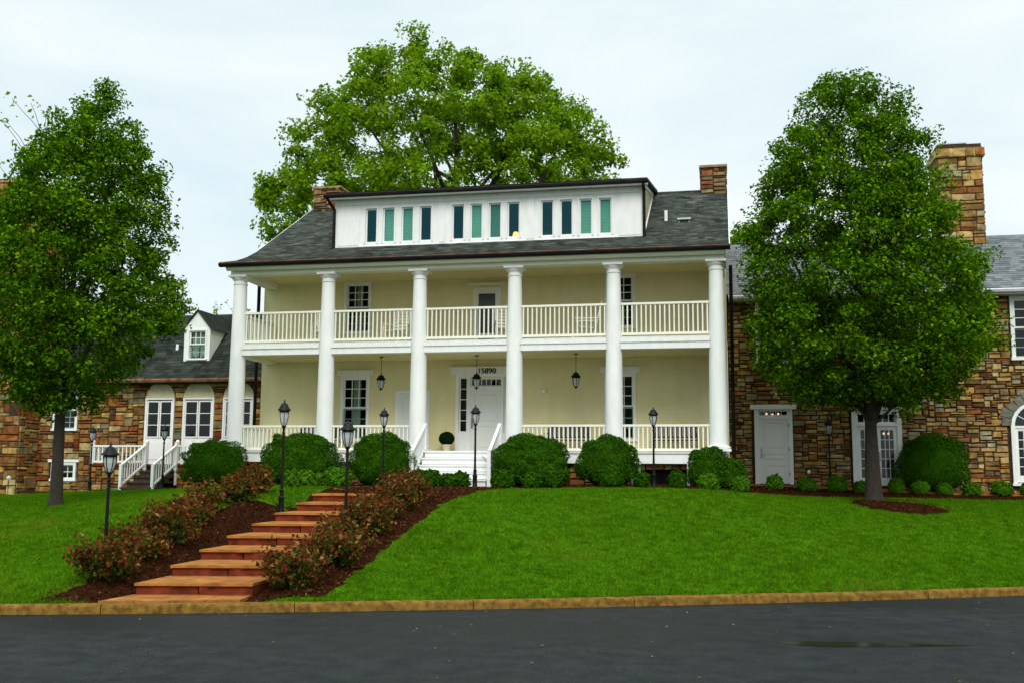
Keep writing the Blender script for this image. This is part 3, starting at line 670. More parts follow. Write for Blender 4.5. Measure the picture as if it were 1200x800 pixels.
# doors and windows of the front wall
window(H, 2.49, 3.28, 3.02, 4.93, WY, 3, 3, head=.16, curtain=[(.34, .66)]); window(H, 10.93, 11.72, 3.02, 4.93, WY, 3, 3, head=.16)
window(H, 2.53, 3.28, 6.42, 7.95, WY, 3, 3, curtain=[(.36, .64)]); window(H, 10.95, 11.72, 6.42, 7.95, WY, 3, 3)
dc = MB(); y = WY-.05
for a, b, z0, z1 in ((6.20, 6.299, E1, 5.0), (6.581, 6.659, E1, 4.93), (7.671, 7.729, E1, 4.93), (8.011, 8.11, E1, 5.0), (6.299, 8.011, 4.931, 5.0), (6.66, 7.67, 4.52, 4.619), (6.30, 6.58, E1, 3.199), (7.73, 8.01, E1, 3.199)): dc.box(a, b, y, WY+.02, z0, z1)
dc.box(6.04, 8.27, y-.03, WY+.01, 5.001, 5.20); dc.box(6.02, 8.29, y-.06, WY+.005, 5.201, 5.235)
DC = dc.build('door_surround', WHITE, H)
door(H, 6.66, 7.67, E1+.01, 4.515, WY-.02, [(6.80, 7.53, 3.55, 4.40), (6.80, 7.53, 2.72, 3.40)], name='front_door')
window(H, 6.66, 7.67, 4.62, 4.90, WY, 6, 1, 1, 'transom_window', casing=0, sill=False, rec=.03)
for a in (6.30, 7.73): window(H, a, a+.28, 3.2, 4.93, WY, 1, 5, 1, 'sidelight', casing=0, sill=False, rec=.03)
tx = bpy.data.curves.new('number', 'FONT'); tx.body = '15890'; tx.size = .235; tx.extrude = .008; tx.offset = .0; tx.space_character = 1.02; tx.align_x = 'CENTER'; tx.align_y = 'CENTER'
to = bpy.data.objects.new('tmp_text', tx); COL.objects.link(to); dg = bpy.context.evaluated_depsgraph_get(); dg.update()
tm = bpy.data.meshes.new_from_object(to.evaluated_get(dg)); bpy.data.objects.remove(to)
tm.materials.clear(); tm.materials.append(BLACK); nv = [v.co.copy() for v in tm.vertices]; nf = [tuple(p.vertices) for p in tm.polygons]; nb = MB()
for k_, dx in enumerate((-.006, 0, .006)): nb.add([(v.x+dx, v.y, v.z+.0008*k_) for v in nv], nf)
tm = bpy.data.meshes.new('house_number'); tm.from_pydata(nb.v, [], nb.f); tm.materials.append(BLACK)
no = bpy.data.objects.new('house_number', tm); COL.objects.link(no); no.parent = H
no.rotation_euler = (R(90), 0, 0); no.location = tuple(np.array((7.20, WY-.092, 5.10))-ORG[H])
# plain side door of the porch
w = MB(); w.box(4.24, 4.35, WY-.04, WY+.01, E1, 4.53); w.box(5.25, 5.36, WY-.04, WY+.01, E1, 4.53); w.box(4.351, 5.249, WY-.04, WY+.01, 4.43, 4.53); w.build('side_door_frame', WHITE, H)
door(H, 4.352, 5.248, E1+.01, 4.425, WY-.022, [(4.48, 5.12, 3.6, 4.32), (4.48, 5.12, 2.75, 3.45)], name='side_door', handle='r')
# balcony storm door
w = MB(); w.box(6.72, 6.84, WY-.04, WY+.01, E2, 7.72); w.box(7.50, 7.62, WY-.04, WY+.01, E2, 7.72); w.box(6.841, 7.499, WY-.04, WY+.01, 7.60, 7.72); w.box(6.59, 7.75, WY-.07, WY+.01, 7.80, 7.88); w.build('balcony_door_frame', WHITE2, H)
w = MB(); w.box(6.842, 6.90, WY-.035, WY+.005, E2, 7.598); w.box(7.44, 7.498, WY-.035, WY+.005, E2, 7.598); w.box(6.901, 7.439, WY-.035, WY+.005, 7.53, 7.598); w.box(6.901, 7.439, WY-.035, WY+.005, 6.18, 6.28); w.box(6.901, 7.439, WY-.035, WY+.005, E2, 5.87)
bd = w.build('balcony_door', WHITE2, H); MB().box(6.901, 7.439, WY-.012, WY-.004, 5.87, 7.53).build('screen', mat('dark_door_screen', (.018, .016, .014), .25, .1, 4, spec=.5), bd)
# wall-mounted bell box on the lower wall
# front steps
fs = MB(); n = 5; rz = (E1-1.60)/n
for k in range(n):
    zt = E1-rz*k-.004; y0 = -.30-.28*k; fs.box(6.08, 8.14, y0-.30, -.281, zt-.045, zt); fs.box(6.10, 8.12, y0-.262, -.283, zt-rz+.012, zt-.0455)
FS = fs.build('front_steps', WHITE, H)
for x in (6.02, 8.20):
    r = MB(); yb, zb = -1.60, 1.58; r.box(x-.05, x+.05, yb-.05, yb+.05, zb-.1, 2.55); r.box(x-.06, x+.06, yb-.06, yb+.06, 2.55, 2.585); r.box(x-.045, x+.045, -.33, -.24, E1, 3.36)
    r.bar((x, yb, 2.50), (x, -.28, 3.33), .085, .07); r.bar((x, yb, 1.78), (x, -.28, 2.68), .06, .09)
    for q in range(10):
        t = (q+.5)/10; yy = yb+(-.28-yb)*t; r.box(x-.018, x+.018, yy-.018, yy+.018, 1.78+.9*t, 2.50+.83*t)
    r.box(x-.02, x+.02, -1.55, -.3, 1.55, 1.80)
    r.build('handrail', WHITE, H)
# porch foundation of fieldstone with the dark areaway
f = MB(); holes = [lambda a, b: 12.0 < a-.25 < 13.6 and b < .86]
stones(f, (-.25, -.02, 1.3), (1,0,0), (0,-1,0), 14.7, .95, [lambda a, b: 12.02 < a-.25 < 13.55 and b < .80], 41); FD = f.build('foundation', STONE_D, H)
f = MB(); wall_open(f, -.25, 14.45, 1.2, 2.26, -.02, [(12.05, 13.5, 1.2, 2.08)], .9); f.build('foundation_mortar', MORTAR, FD)
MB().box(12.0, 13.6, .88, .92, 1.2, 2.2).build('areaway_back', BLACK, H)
for x in (11.95, 12.13, 13.44): MB().box(x-.035, x+.035, -.60, -.53, 1.45, 2.30).build('areaway_post', WHITE, H)
MB().box(12.17, 13.40, -.59, -.54, 2.25, 2.30).build('areaway_rail', WHITE, H)
# downspouts
for x, y in ((14.66, 2.25), (-.46, 2.25)):
    q = MB(); q.tube([(x, y-.05, 8.15), (x, y, 8.0), (x, y, 1.5)], .055, 8); q.build('downspout', COPPER, H, True)
# long shed dormer
DZ0, DZ1 = 8.95, 10.66
WX = .035
wins = [(3.28,3.60),(3.86,4.19),(4.48,4.81),(5.08,5.41),(6.14,6.47),(6.73,7.06),(7.33,7.66),(7.92,8.25),(8.98,9.31),(9.58,9.91),(10.18,10.51),(10.78,11.11)]
dw = MB(); wall_open(dw, 2.24, 12.10, DZ0, DZ1, 2.0, [(a-WX, b+WX, 9.20, 10.33) for a, b in wins], .1)
for a, b in ((3.62, 3.84),): pass
for x0, x1 in ((2.24, 3.10), (5.62, 5.95), (8.43, 8.80), (11.30, 12.10)): dw.box(x0+.06, x1-.06, 1.975, 1.999, 9.14, 10.42)
dw.box(2.20, 12.14, 1.96, 1.999, 8.93, 9.10); dw.box(2.241, 12.099, 1.97, 1.999, 10.46, 10.62)
DW = dw.build('dormer_wall', WHITE, H)
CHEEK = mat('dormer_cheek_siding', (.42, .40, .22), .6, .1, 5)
for x in (2.245, 12.095):
    c = MB(); c.add([(x, 2.0, 9.0), (x, 6.4, 11.5), (x, 2.0, 10.7)], [(0,1,2)]); c.build('dormer_cheek', CHEEK, H)
    t = MB(); xx = x+(.012 if x > 5 else -.012); t.bar((xx, 1.99, 9.02), (xx, 6.2, 11.40), .05, .16); t.bar((xx, 1.75, 10.68), (xx, 6.3, 11.52), .05, .15); t.bar((xx, 2.03, 8.95), (xx, 2.03, 10.7), .06, .10); t.build('dormer_trim', WHITE, H)
dr = MB(); dr.prism([(1.62, 10.70), (6.5, 11.60), (6.5, 11.68), (1.62, 10.765)], 'x', 1.98, 12.26); DR = dr.build('dormer_roof', SHING_D, H)
MB().prism([(1.64, 10.60), (1.64, 10.69), (2.0, 10.755), (2.0, 10.66)], 'x', 2.0, 12.24).build('dormer_soffit', WHITE, H)
g = MB(); g.prism([(1.60, 10.76), (1.56, 10.76), (1.53, 10.72), (1.54, 10.66), (1.60, 10.64), (1.637, 10.64), (1.637, 10.76)], 'x', 1.96, 12.28); g.build('dormer_gutter', COPPER, H)
sh_ = shingles([(1.58, 10.775), (6.5, 11.69)], 1.98, 12.26, .2, .2, .4, 77); sh_.build('dormer_shingles', SHING_D, DR, fix=False)
q = MB(); q.tube([(2.06, 1.60, 10.66), (2.10, 1.75, 10.52), (2.20, 1.93, 10.32), (2.20, 1.93, 9.1), (2.14, 1.86, 9.0)], .05, 8); q.build('downspout', COPPER, H, True)
q = MB(); q.tube([(12.13, 1.62, 10.66), (12.13, 1.9, 10.5), (12.13, 1.92, 10.3), (12.13, 1.92, 9.02)], .05, 8); q.build('downspout', COPPER, H, True)
BL2 = mat('pale_blind', (.50, .66, .54), .7, .05, 8); BL3 = mat('grey_blind', (.26, .33, .27), .7, .05, 8)
for i, (a, b) in enumerate(wins):
    wo_ = window(H, a-WX, b+WX, 9.20, 10.33, 2.0, 1, 1, 1, 'dormer_window', casing=.04, sill=False, gm=GLASS_T, rec=.03)
    mm = {1: BL2, 2: BLIND, 5: BL2, 6: BL3, 10: BLIND, 11: BLIND}.get(i)
    if mm: blind(wo_, a-.03, b+.03, 9.22, 10.31, 2.0+.10, mm)
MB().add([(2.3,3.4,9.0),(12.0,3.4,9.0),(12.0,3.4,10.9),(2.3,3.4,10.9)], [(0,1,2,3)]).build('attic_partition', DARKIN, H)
tl = thing('table_lamp', 'small glowing orange lamp behind a narrow dormer window', 'table lamp', (8.10, 2.28, 9.15))
MB().lathe([(.09, 9.25), (.10, 9.26), (.10, 9.33), (.07, 9.43), (.05, 9.44)], 14, (8.10, 2.28, 0)).build('lamp_shade', INTLAMP, tl, True)
MB().lathe([(.06, 9.0), (.03, 9.03), (.03, 9.245)], 10, (8.10, 2.28, 0)).build('lamp_base', COPPER, tl, True)

# ------------------------------------------------------------------ right stone wing
RW = thing('stone_wing', 'fieldstone wing with grey slate roof, tall chimney and white doors on the right', 'building', (22, 6, 1.5))
X0, X1, Y = 14.53, 31.0, 4.3
rect = lambda a, b, c, d: (lambda x, z: a < x < b and c < z < d)
arch = lambda cx, r, zs, zb: (lambda x, z: abs(x-cx) < r and (zb < z < zs or (z >= zs and (x-cx)**2+(z-zs)**2 < r*r)))
Z0 = .8
ops = [(15.42, 16.33, 3.77, 3.97), (18.34, 19.50, 1.66, 3.46), (18.34, 19.50, 3.54, 3.86), (22.82, 24.06, 1.80, 3.46), (22.95, 24.05, 5.50, 7.24), (15.5, 16.5, 5.50, 7.24), (19.2, 20.3, 5.50, 7.24), (27.2, 28.4, 1.8, 3.46)]
wb = MB(); wall_open(wb, X0, X1, Z0, 7.5, Y+.02, ops)
wb.add([(X0,Y+.02,Z0),(X0,11.9,Z0),(X0,11.9,7.5),(X0,8,9.9),(X0,Y+.02,7.5)], [(0,1,2,3,4)]); wb.add([(X1,Y+.02,Z0),(X1,11.9,Z0),(X1,11.9,7.5),(X1,8,9.9),(X1,Y+.02,7.5)], [(0,1,2,3,4)])
wb.add([(X0,11.9,Z0),(X1,11.9,Z0),(X1,11.9,7.5),(X0,11.9,7.5)], [(0,1,2,3)])
WB = wb.build('wall', MORTAR, RW)
hs = [rect(15.27, 16.47, 1.5, 4.12), rect(18.18, 19.66, 1.5, 4.0), arch(23.44, .84, 3.46, 1.6), arch(27.8, .84, 3.46, 1.6), rect(22.85, 24.15, 5.38, 7.34), rect(15.4, 16.6, 5.38, 7.34), rect(19.1, 20.4, 5.38, 7.34)]
holes = [(lambda h: (lambda a, b: h(a+X0, b+Z0)))(h) for h in hs]
stones(MB(), (X0, Y+.01, Z0), (1,0,0), (0,-1,0), X1-X0, 7.42-Z0, holes, 51, (.088, .070)).build('stonework', STONE, WB)
GV = island('grey_voussoir', [(.13,.13,.10),(.19,.18,.13),(.16,.14,.09)], .85, 7, .3, .5, 22)
for cx in (23.44, 27.8):
    vs = MB()
    for i in range(11):
        a0, a1 = math.pi*i/11+.012, math.pi*(i+1)/11-.012; r0, r1 = .72, 1.02+.05*math.sin(i*2.3)
        vs.prism([(cx+r0*math.cos(a0), 3.46+r0*math.sin(a0)), (cx+r1*math.cos(a0), 3.46+r1*math.sin(a0)), (cx+r1*math.cos(a1), 3.46+r1*math.sin(a1)), (cx+r0*math.cos(a1), 3.46+r0*math.sin(a1))], 'y', Y-.065, Y+.0)
    vs.build('arch_stones', GV, WB)
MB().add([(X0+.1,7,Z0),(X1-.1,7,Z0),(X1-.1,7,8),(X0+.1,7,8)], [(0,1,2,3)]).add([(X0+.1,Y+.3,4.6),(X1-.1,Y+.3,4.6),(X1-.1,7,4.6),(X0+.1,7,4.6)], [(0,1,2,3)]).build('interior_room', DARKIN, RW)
rs = shingles([(3.86, 7.53), (8.0, 9.98)], X0-.02, X1+.2, .19, .22, .36, 61)
rs.add([(X0-.02,3.86,7.515),(X1+.2,3.86,7.515),(X1+.2,8.0,9.965),(X0-.02,8.0,9.965)], [(0,1,2,3)]); rs.add([(X0-.02,8.0,9.965),(X1+.2,8.0,9.965),(X1+.2,12.2,7.4),(X0-.02,12.2,7.4)], [(0,1,2,3)])
RR = rs.build('roof', SLATE, RW, fix=False)
MB().prism([(7.9, 9.93), (8.0, 10.02), (8.1, 9.93)], 'x', X0, X1+.2).build('ridge_cap', SLATE, RR)
MB().prism([(3.86, 7.50), (3.80, 7.51), (3.77, 7.47), (3.79, 7.40), (3.86, 7.38)], 'x', X0+.05, X1+.2).build('gutter', LEAD, RW)
MB().box(X0+.05, X1, 3.861, Y-.07, 7.34, 7.50).build('cornice', mat('grey_cornice', (.42, .42, .40), .6, .06, 4), RW)
def big_chimney(par, x0, x1, y0, y1, z0, z1, seed, m):
    o = chimney(x0, x1, y0, y1, z0, z1, seed, par, m, False, (.125, .115))
    c = MB(); stones(c, (x0-.06, y0-.06, z1-.45), (1,0,0), (0,-1,0), x1-x0+.12, .28, (), seed+9, (.16, .14), (.02, .04)); c.box(x0-.055, x1+.055, y0-.055, y1+.055, z1-.45, z1-.17); c.build('chimney_band', m, o)
    MB().box(x0+.1, x1-.45, y0+.15, y1-.1, z1+.06, z1+.10).box(x0+.2, x0+.25, y0+.2, y0+.25, z1-.01, z1+.07).box(x1-.6, x1-.55, y1-.25, y1-.2, z1-.01, z1+.07).build('chimney_cover', LEAD, o); return o
big_chimney(RW, 21.55, 23.02, 7.3, 8.7, 8.9, 13.05, 71, STONE)
# white entrance door
w = MB(); y = Y-.07
w.box(15.30, 15.42, y, Y+.03, 1.68, 3.985); w.box(16.33, 16.45, y, Y+.03, 1.68, 3.985); w.box(15.421, 16.329, y, Y+.03, 3.97, 3.985); w.box(15.421, 16.329, y+.002, Y+.03, 3.70, 3.768); w.box(15.18, 16.57, y-.05, Y, 3.987, 4.13); w.build('entrance_frame', WHITE, RW)
door(RW, 15.422, 16.328, 1.70, 3.699, Y-.028, [(15.56, 16.20, 2.76, 3.56), (15.56, 16.20, 2.42, 2.62), (15.56, 16.20, 1.90, 2.26)], name='entrance_door')
window(RW, 15.42, 16.33, 3.77, 3.97, Y-.03, 5, 1, 1, 'transom_window', casing=0, sill=False, rec=.02)
h = MB()
for z in (1.95, 2.7, 3.45): h.box(16.31, 16.35, y-.012, y, z, z+.1)
h.build('hinge', STEEL, RW)
# french doors
w = MB(); w.box(18.20, 18.34, y, Y+.03, 1.64, 3.96); w.box(19.50, 19.64, y, Y+.03, 1.64, 3.96); w.box(18.341, 19.499, y, Y+.03, 3.461, 3.539); w.box(18.341, 19.499, y, Y+.03, 3.861, 3.96); w.box(18.14, 19.70, y-.04, Y, 3.961, 4.05); w.build('french_door_frame', WHITE, RW)
for i, a in enumerate((18.345, 18.925)):
    b = a+.57; d = MB(); yy = Y-.045
    d.box(a, a+.10, yy, yy+.045, 1.67, 3.455); d.box(b-.10, b, yy, yy+.045, 1.67, 3.455); d.box(a+.10, b-.10, yy, yy+.045, 1.67, 1.90); d.box(a+.10, b-.10, yy, yy+.045, 3.34, 3.455)
    for k in (1, 2): xx = a+.1+.37*k/3; d.box(xx-.011, xx+.011, yy+.008, yy+.037, 1.9, 3.34)
    for k in range(1, 5): zz = 1.9+1.44*k/5; d.box(a+.1, b-.1, yy+.01, yy+.035, zz-.011, zz+.011)
    o = d.build('french_door', WHITE, RW); MB().add([(a+.1,yy+.022,1.9),(b-.1,yy+.022,1.9),(b-.1,yy+.022,3.34),(a+.1,yy+.022,3.34)], [(0,1,2,3)]).build('pane', GLASS, o)
    if i == 1: MB().box(a+.02, a+.075, yy-.015, yy, 2.42, 2.68).build('handle', STEEL, o)
window(RW, 18.34, 19.50, 3.54, 3.86, Y-.03, 6, 1, 1, 'transom_window', casing=0, sill=False, rec=.02)
def arched_window(par, cx, r, zb, zs, y):
    w = MB(); th = .11; n = 20
    out = [(cx+(r+th)*math.cos(math.pi*i/n), zs+(r+th)*math.sin(math.pi*i/n)) for i in range(n+1)]; inn = [(cx+r*math.cos(math.pi*i/n), zs+r*math.sin(math.pi*i/n)) for i in range(n+1)]
    for i in range(n): w.prism([inn[i], out[i], out[i+1], inn[i+1]], 'y', y-.055, y+.05)
    w.box(cx-r-th, cx-r, y-.055, y+.05, zb-.02, zs-.001); w.box(cx+r, cx+r+th, y-.055, y+.05, zb-.02, zs-.001); w.box(cx-r+.001, cx+r-.001, y-.053, y+.05, zs-.07, zs-.001); w.box(cx-r-th-.03, cx+r+th+.03, y-.085, y+.04, zb-.10, zb-.02)
    for i in range(1, 6): a = math.pi*i/6; w.bar((cx+.18*math.cos(a), y, zs+.18*math.sin(a)), (cx+r*math.cos(a), y, zs+r*math.sin(a)), .02)
    for i in range(12): a, b = math.pi*i/12, math.pi*(i+1)/12; w.bar((cx+.18*math.cos(a), y, zs+.18*math.sin(a)), (cx+.18*math.cos(b), y, zs+.18*math.sin(b)), .024)
    for k in range(2):
        a, b = (cx-r+.001, cx-.001) if k == 0 else (cx+.001, cx+r-.001); w.box(a, a+.08, y-.03, y+.01, zb, zs-.071); w.box(b-.08, b, y-.03, y+.01, zb, zs-.071); w.box(a+.08, b-.08, y-.03, y+.01, zb, zb+.2); w.box(a+.08, b-.08, y-.03, y+.01, zs-.15, zs-.071)
        for i in (1, 2): xx = a+.08+(b-a-.16)*i/3; w.box(xx-.01, xx+.01, y-.022, y+.004, zb+.2, zs-.15)
        for i in range(1, 5): zz = zb+.2+(zs-.15-zb-.2)*i/5; w.box(a+.08, b-.08, y-.02, y+.002, zz-.01, zz+.01)
    o = w.build('arched_window', WHITE, par)
    pv = [(x, y+.015, z) for x, z in inn]+[(cx-r, y+.015, zb), (cx+r, y+.015, zb)]; MB().add(pv, [tuple(range(len(pv)))]).build('pane', GLASS, o)
for cx in (23.44, 27.8): arched_window(RW, cx, .62, 1.80, 3.46, Y-.01)
MB().add([(22.7,Y+.012,3.44),(24.2,Y+.012,3.44),(24.2,Y+.012,4.2),(22.7,Y+.012,4.2)], [(0,1,2,3)]).build('fanlight_backing', DARKIN, RW)
for a, b in ((22.95, 24.05), (15.5, 16.5), (19.2, 20.3)): window(RW, a, b, 5.50, 7.24, Y-.02, 3, 3, 2, casing=.10)
for i, (x, z, yy) in enumerate(((15.70, 3.88, 4.9), (15.88, 3.86, 4.9), (16.06, 3.88, 4.9), (19.22, 3.26, 5.0), (19.36, 3.26, 5.0))):
    t = thing('ceiling_bulb', ['small glowing bulb behind the narrow panes above the white entrance door', 'small glowing bulb behind the upper panes of the french door'][i > 2], 'light bulb', (x, yy, z), ['bulbs behind the white entrance door', 'bulbs behind the french door'][i > 2])
    MB().lathe([(.005, -.035), (.03, -.015), (.032, .01), (.012, .035)], 10, (x, yy, z)).build('bulb', BULB, t, True); MB().lathe([(.012, .036), (.016, .05), (.006, .06), (.006, .7)], 8, (x, yy, z)).build('cord', BLACK, t, True)

# ------------------------------------------------------------------ left stone wing
LW = thing('stone_wing', 'lower fieldstone wing with dark gambrel roof, arched french windows and small white dormer', 'building', (-8, 6, 1.2))
X0, X1, Y, Z0 = -19.0, -.36, 4.6, .4
ud = [(-5.74, -4.62), (-4.28, -3.10), (-2.76, -1.62)]
ops = [(a+.06, b-.06, 3.12, 4.42) for a, b in ud]+[(-9.30, -8.50, 3.45, 4.75), (-9.25, -8.45, 1.66, 2.16)]
wb = MB(); wall_open(wb, X0, X1, Z0, 5.2, Y+.02, ops); wb.add([(X0,Y,Z0),(X0,13.4,Z0),(X0,13.4,5.2),(X0,11.6,6.9),(X0,9,8.05),(X0,6,6.9),(X0,Y,5.2)], [tuple(range(7))]); wb.add([(X0,13.4,Z0),(X1,13.4,Z0),(X1,13.4,5.2),(X0,13.4,5.2)], [(0,1,2,3)])
WB = wb.build('wall', MORTAR, LW)
hs = [arch((a+b)/2, (b-a)/2, 4.47, 2.1) for a, b in ud]+[rect(-9.4, -8.4, 3.35, 4.85), rect(-9.45, -8.25, 1.55, 2.32)]
holes = [(lambda h: (lambda a, b: h(a+X0, b+Z0)))(h) for h in hs]
stones(MB(), (X0, Y+.01, Z0), (1,0,0), (0,-1,0), X1-X0, 5.10-Z0, holes, 81, (.115, .098)).build('stonework', STONE_D, WB)
MB().add([(X0+.1,7.2,Z0),(X1,7.2,Z0),(X1,7.2,7),(X0+.1,7.2,7)], [(0,1,2,3)]).build('interior_room', DARKIN, LW)
pr = [(4.15, 5.17), (6.0, 6.97), (9.0, 8.12)]
indl = lambda x, y: -4.4 < x < -3.6 and 4.95 < y < 6.0
rs = shingles(pr, X0-.2, -.37, .17, .2, .38, 62, clip=indl); rs.add([(X0-.2, y, z-.014) for y, z in pr]+[(-.37, y, z-.014) for y, z in pr], [(0,1,4,3), (1,2,5,4)]); rs.add([(X0-.2,9,8.1),(-.37,9,8.1),(-.37,13.8,5.1),(X0-.2,13.8,5.1)], [(0,1,2,3)])
RR = rs.build('roof', SHING_D, LW, fix=False)
MB().prism([(8.85, 8.08), (9.0, 8.16), (9.15, 8.08)], 'x', X0-.2, -.37).build('ridge_cap', SHING_D, RR)
MB().prism([(4.15, 5.16), (4.08, 5.17), (4.05, 5.12), (4.07, 5.05), (4.15, 5.03)], 'x', X0-.2, -.40).build('gutter', COPPER2, LW)
MB().box(X0-.1, -.38, 4.16, 4.55, 5.0, 5.12).build('eave_board', COPPER, LW)
v = MB(); v.lathe([(.16, -.1), (.13, 0), (.06, .05), (.05, .30), (.04, .30)], 10, (-5.05, 5.35, 6.22)); v.build('vent_pipe', WHITE, RR, True)
# roof dormer
dm = MB(); yd = 4.83; a, b = -4.50, -3.50
wall_open(dm, a, b, 5.70, 7.02, yd, [(-4.30, -3.66, 5.92, 6.92)], .1); dm.add([(a,yd,7.02),(b,yd,7.02),((a+b)/2,yd,7.62)], [(0,1,2)])
for x in (a, b): dm.add([(x,yd,5.70),(x,6.05,7.0),(x,6.05,7.02),(x,yd,7.02)], [(0,1,2,3)])
dm.box(a-.06, b+.06, yd-.05, yd+.02, 5.64, 5.72); DM = dm.build('dormer', WHITE, LW)
MB().add([(a+.05,5.5,5.8),(b-.05,5.5,5.8),(b-.05,5.5,7),(a+.05,5.5,7)], [(0,1,2,3)]).build('dormer_interior', DARKIN, DM)
mx_ = (a+b)/2; r = MB()
for sg, xe in ((-1, a-.10), (1, b+.10)): r.add([(xe, yd-.08, 6.95), (mx_, yd-.08, 7.68), (mx_, 7.9, 7.68), (xe, 6.05, 6.95), (xe, yd-.08, 6.90), (mx_, yd-.08, 7.63)], [(0,1,2,3), (0,4,5,1)])
r.build('dormer_roof', SHING_D, DM, fix=False)
window(LW, -4.30, -3.66, 5.92, 6.92, yd, 3, 2, 2, 'dormer_window', casing=.05, curtain=[(0, .45), (.55, 1)])
# arched french windows with fluted fan panels
FAN = mat('fan_panel_paint', (.60, .56, .38), .6, .05, 5)
for i, (a, b) in enumerate(ud):
    w = MB(); y = Y-.05; w.box(a, a+.07, y, Y+.03, 2.2, 4.46); w.box(b-.07, b, y, Y+.03, 2.2, 4.46); w.box(a, b, y-.01, Y+.03, 4.461, 4.52); w.box(a+.071, b-.071, y+.01, Y+.03, 2.2, 3.10); w.box(a+.18, b-.18, y-.006, y+.009, 2.36, 2.96)
    o = w.build('french_window_frame', WHITE, LW)
    for a2, b2 in ((a+.075, (a+b)/2-.012), ((a+b)/2+.012, b-.075)): window(LW, a2, b2, 3.12, 4.42, Y-.05, 1, 3, 1, 'french_window', casing=0, sill=False, rec=.015)
    w = MB(); cx, r_ = (a+b)/2, (b-a)/2; n = 36; V = [(cx, Y-.05, 4.52)]
    for k in range(n+1): an = math.pi*k/n; dp = .045 if k % 2 else .015; V.append((cx+r_*math.cos(an), Y-dp, 4.52+r_*1.0*math.sin(an)))
    w.add(V, [(0, k+1, k+2) for k in range(n)]); w.build('fan_panel', FAN, LW)
window(LW, -9.30, -8.50, 3.45, 4.75, Y-.02, 3, 3, 2)
window(LW, -9.25, -8.45, 1.66, 2.16, Y-.02, 3, 2, 1, 'basement_window', casing=.09, head=.1)
# great chimney on the left, with its sloped shoulder
cb = MB(); cb.box(-13.2, -9.96, 3.52, Y+.1, .3, 3.85); cb.prism([(-13.2, 3.85), (-9.96, 3.85), (-10.35, 4.35), (-12.8, 4.35)], 'y', 3.52, Y+.1); cb.box(-12.77, -10.38, 3.55, 6.0, 4.3, 12.5)
CB = cb.build('chimney', MORTAR, LW); s = MB()
stones(s, (-13.2, 3.52, .3), (1,0,0), (0,-1,0), 3.24, 3.55, (), 91, (.125, .112)); stones(s, (-9.96, 3.52, .3), (0,1,0), (1,0,0), 1.05, 3.55, (), 92, (.125, .112))
stones(s, (-12.77, 3.55, 3.85), (1,0,0), (0,-1,0), 2.39, 8.6, (), 93, (.125, .112)); stones(s, (-10.38, 3.55, 4.3), (0,1,0), (1,0,0), 2.4, 8.15, (), 94, (.125, .112))
s.build('stonework', STONE_D, CB)
MB().add([(-9.93,3.46,3.83),(-9.93,4.62,3.83),(-10.42,4.62,4.42),(-10.42,3.46,4.42)], [(0,1,2,3)]).add([(-13.23,3.46,3.83),(-13.23,4.62,3.83),(-12.74,4.62,4.42),(-12.74,3.46,4.42)], [(0,1,2,3)]).build('shoulder_flags', SAND_R, CB)
# raised porch with railings and steps
X0, X1 = -6.75, -.50
PO = stones(MB(), (X0, 3.02, .9), (1,0,0), (0,-1,0), -4.70-X0, 1.2, (), 95, (.115, .1)).build('porch_base', STONE_D, LW); stones(MB(), (-3.53, 3.02, .9), (1,0,0), (0,-1,0), X1+3.53, 1.2, (), 97, (.115, .1)).build('porch_base', STONE_D, LW); p = MB(); stones(p, (X0, 4.55, .9), (0,-1,0), (-1,0,0), 1.53, 1.2, (), 96, (.125, .112)); p.build('porch_side', STONE_D, LW)
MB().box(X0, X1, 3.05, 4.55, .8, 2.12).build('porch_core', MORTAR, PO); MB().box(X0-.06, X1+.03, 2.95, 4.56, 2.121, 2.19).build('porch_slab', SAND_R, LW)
DST = mat('dark_step_stone', (.055, .032, .02), .8, .35, 7, .4, 25)
p = MB()
for k in range(4): zt = 2.12-.18*(k+1)+.04; p.box(-4.68, -3.55, 2.94-.36*(k+1), 2.95, zt-.06, zt); p.box(-4.66, -3.57, 2.98-.36*(k+1), 2.949, 1.0, zt-.061)
p.build('porch_steps', DST, LW)
for a, b in (((-6.70, 3.02), (-4.75, 3.02)), ((-3.50, 3.02), (-.6, 3.02)), ((-6.70, 3.08), (-6.70, 4.5))): railing(LW, a, b, 2.19, 2.82, WHITE, .14)
for x in (-6.70, -4.68, -3.55, -2.0): 
    q = MB(); q.box(x-.05, x+.05, 2.97, 3.07, 2.19, 2.92); q.lathe([(.07, 2.92), (.07, 2.95), (.03, 3.0)], 8, (x, 3.02, 0)); q.build('railing_post', WHITE, LW)
for x in (-4.68, -3.55):
    r = MB(); r.box(x-.045, x+.045, 1.50, 1.59, 1.25, 2.17); r.bar((x, 1.54, 2.13), (x, 3.0, 2.84), .075, .06); r.bar((x, 1.54, 1.48), (x, 3.0, 2.22), .05, .06); r.box(x-.045, x+.045, 2.90, 2.98, 1.5, 2.9)
    for k in range(10): t = (k+.5)/10; r.box(x-.016, x+.016, 1.54+1.46*t-.016, 1.54+1.46*t+.016, 1.48+.74*t, 2.13+.71*t)
    r.build('handrail', WHITE, LW)

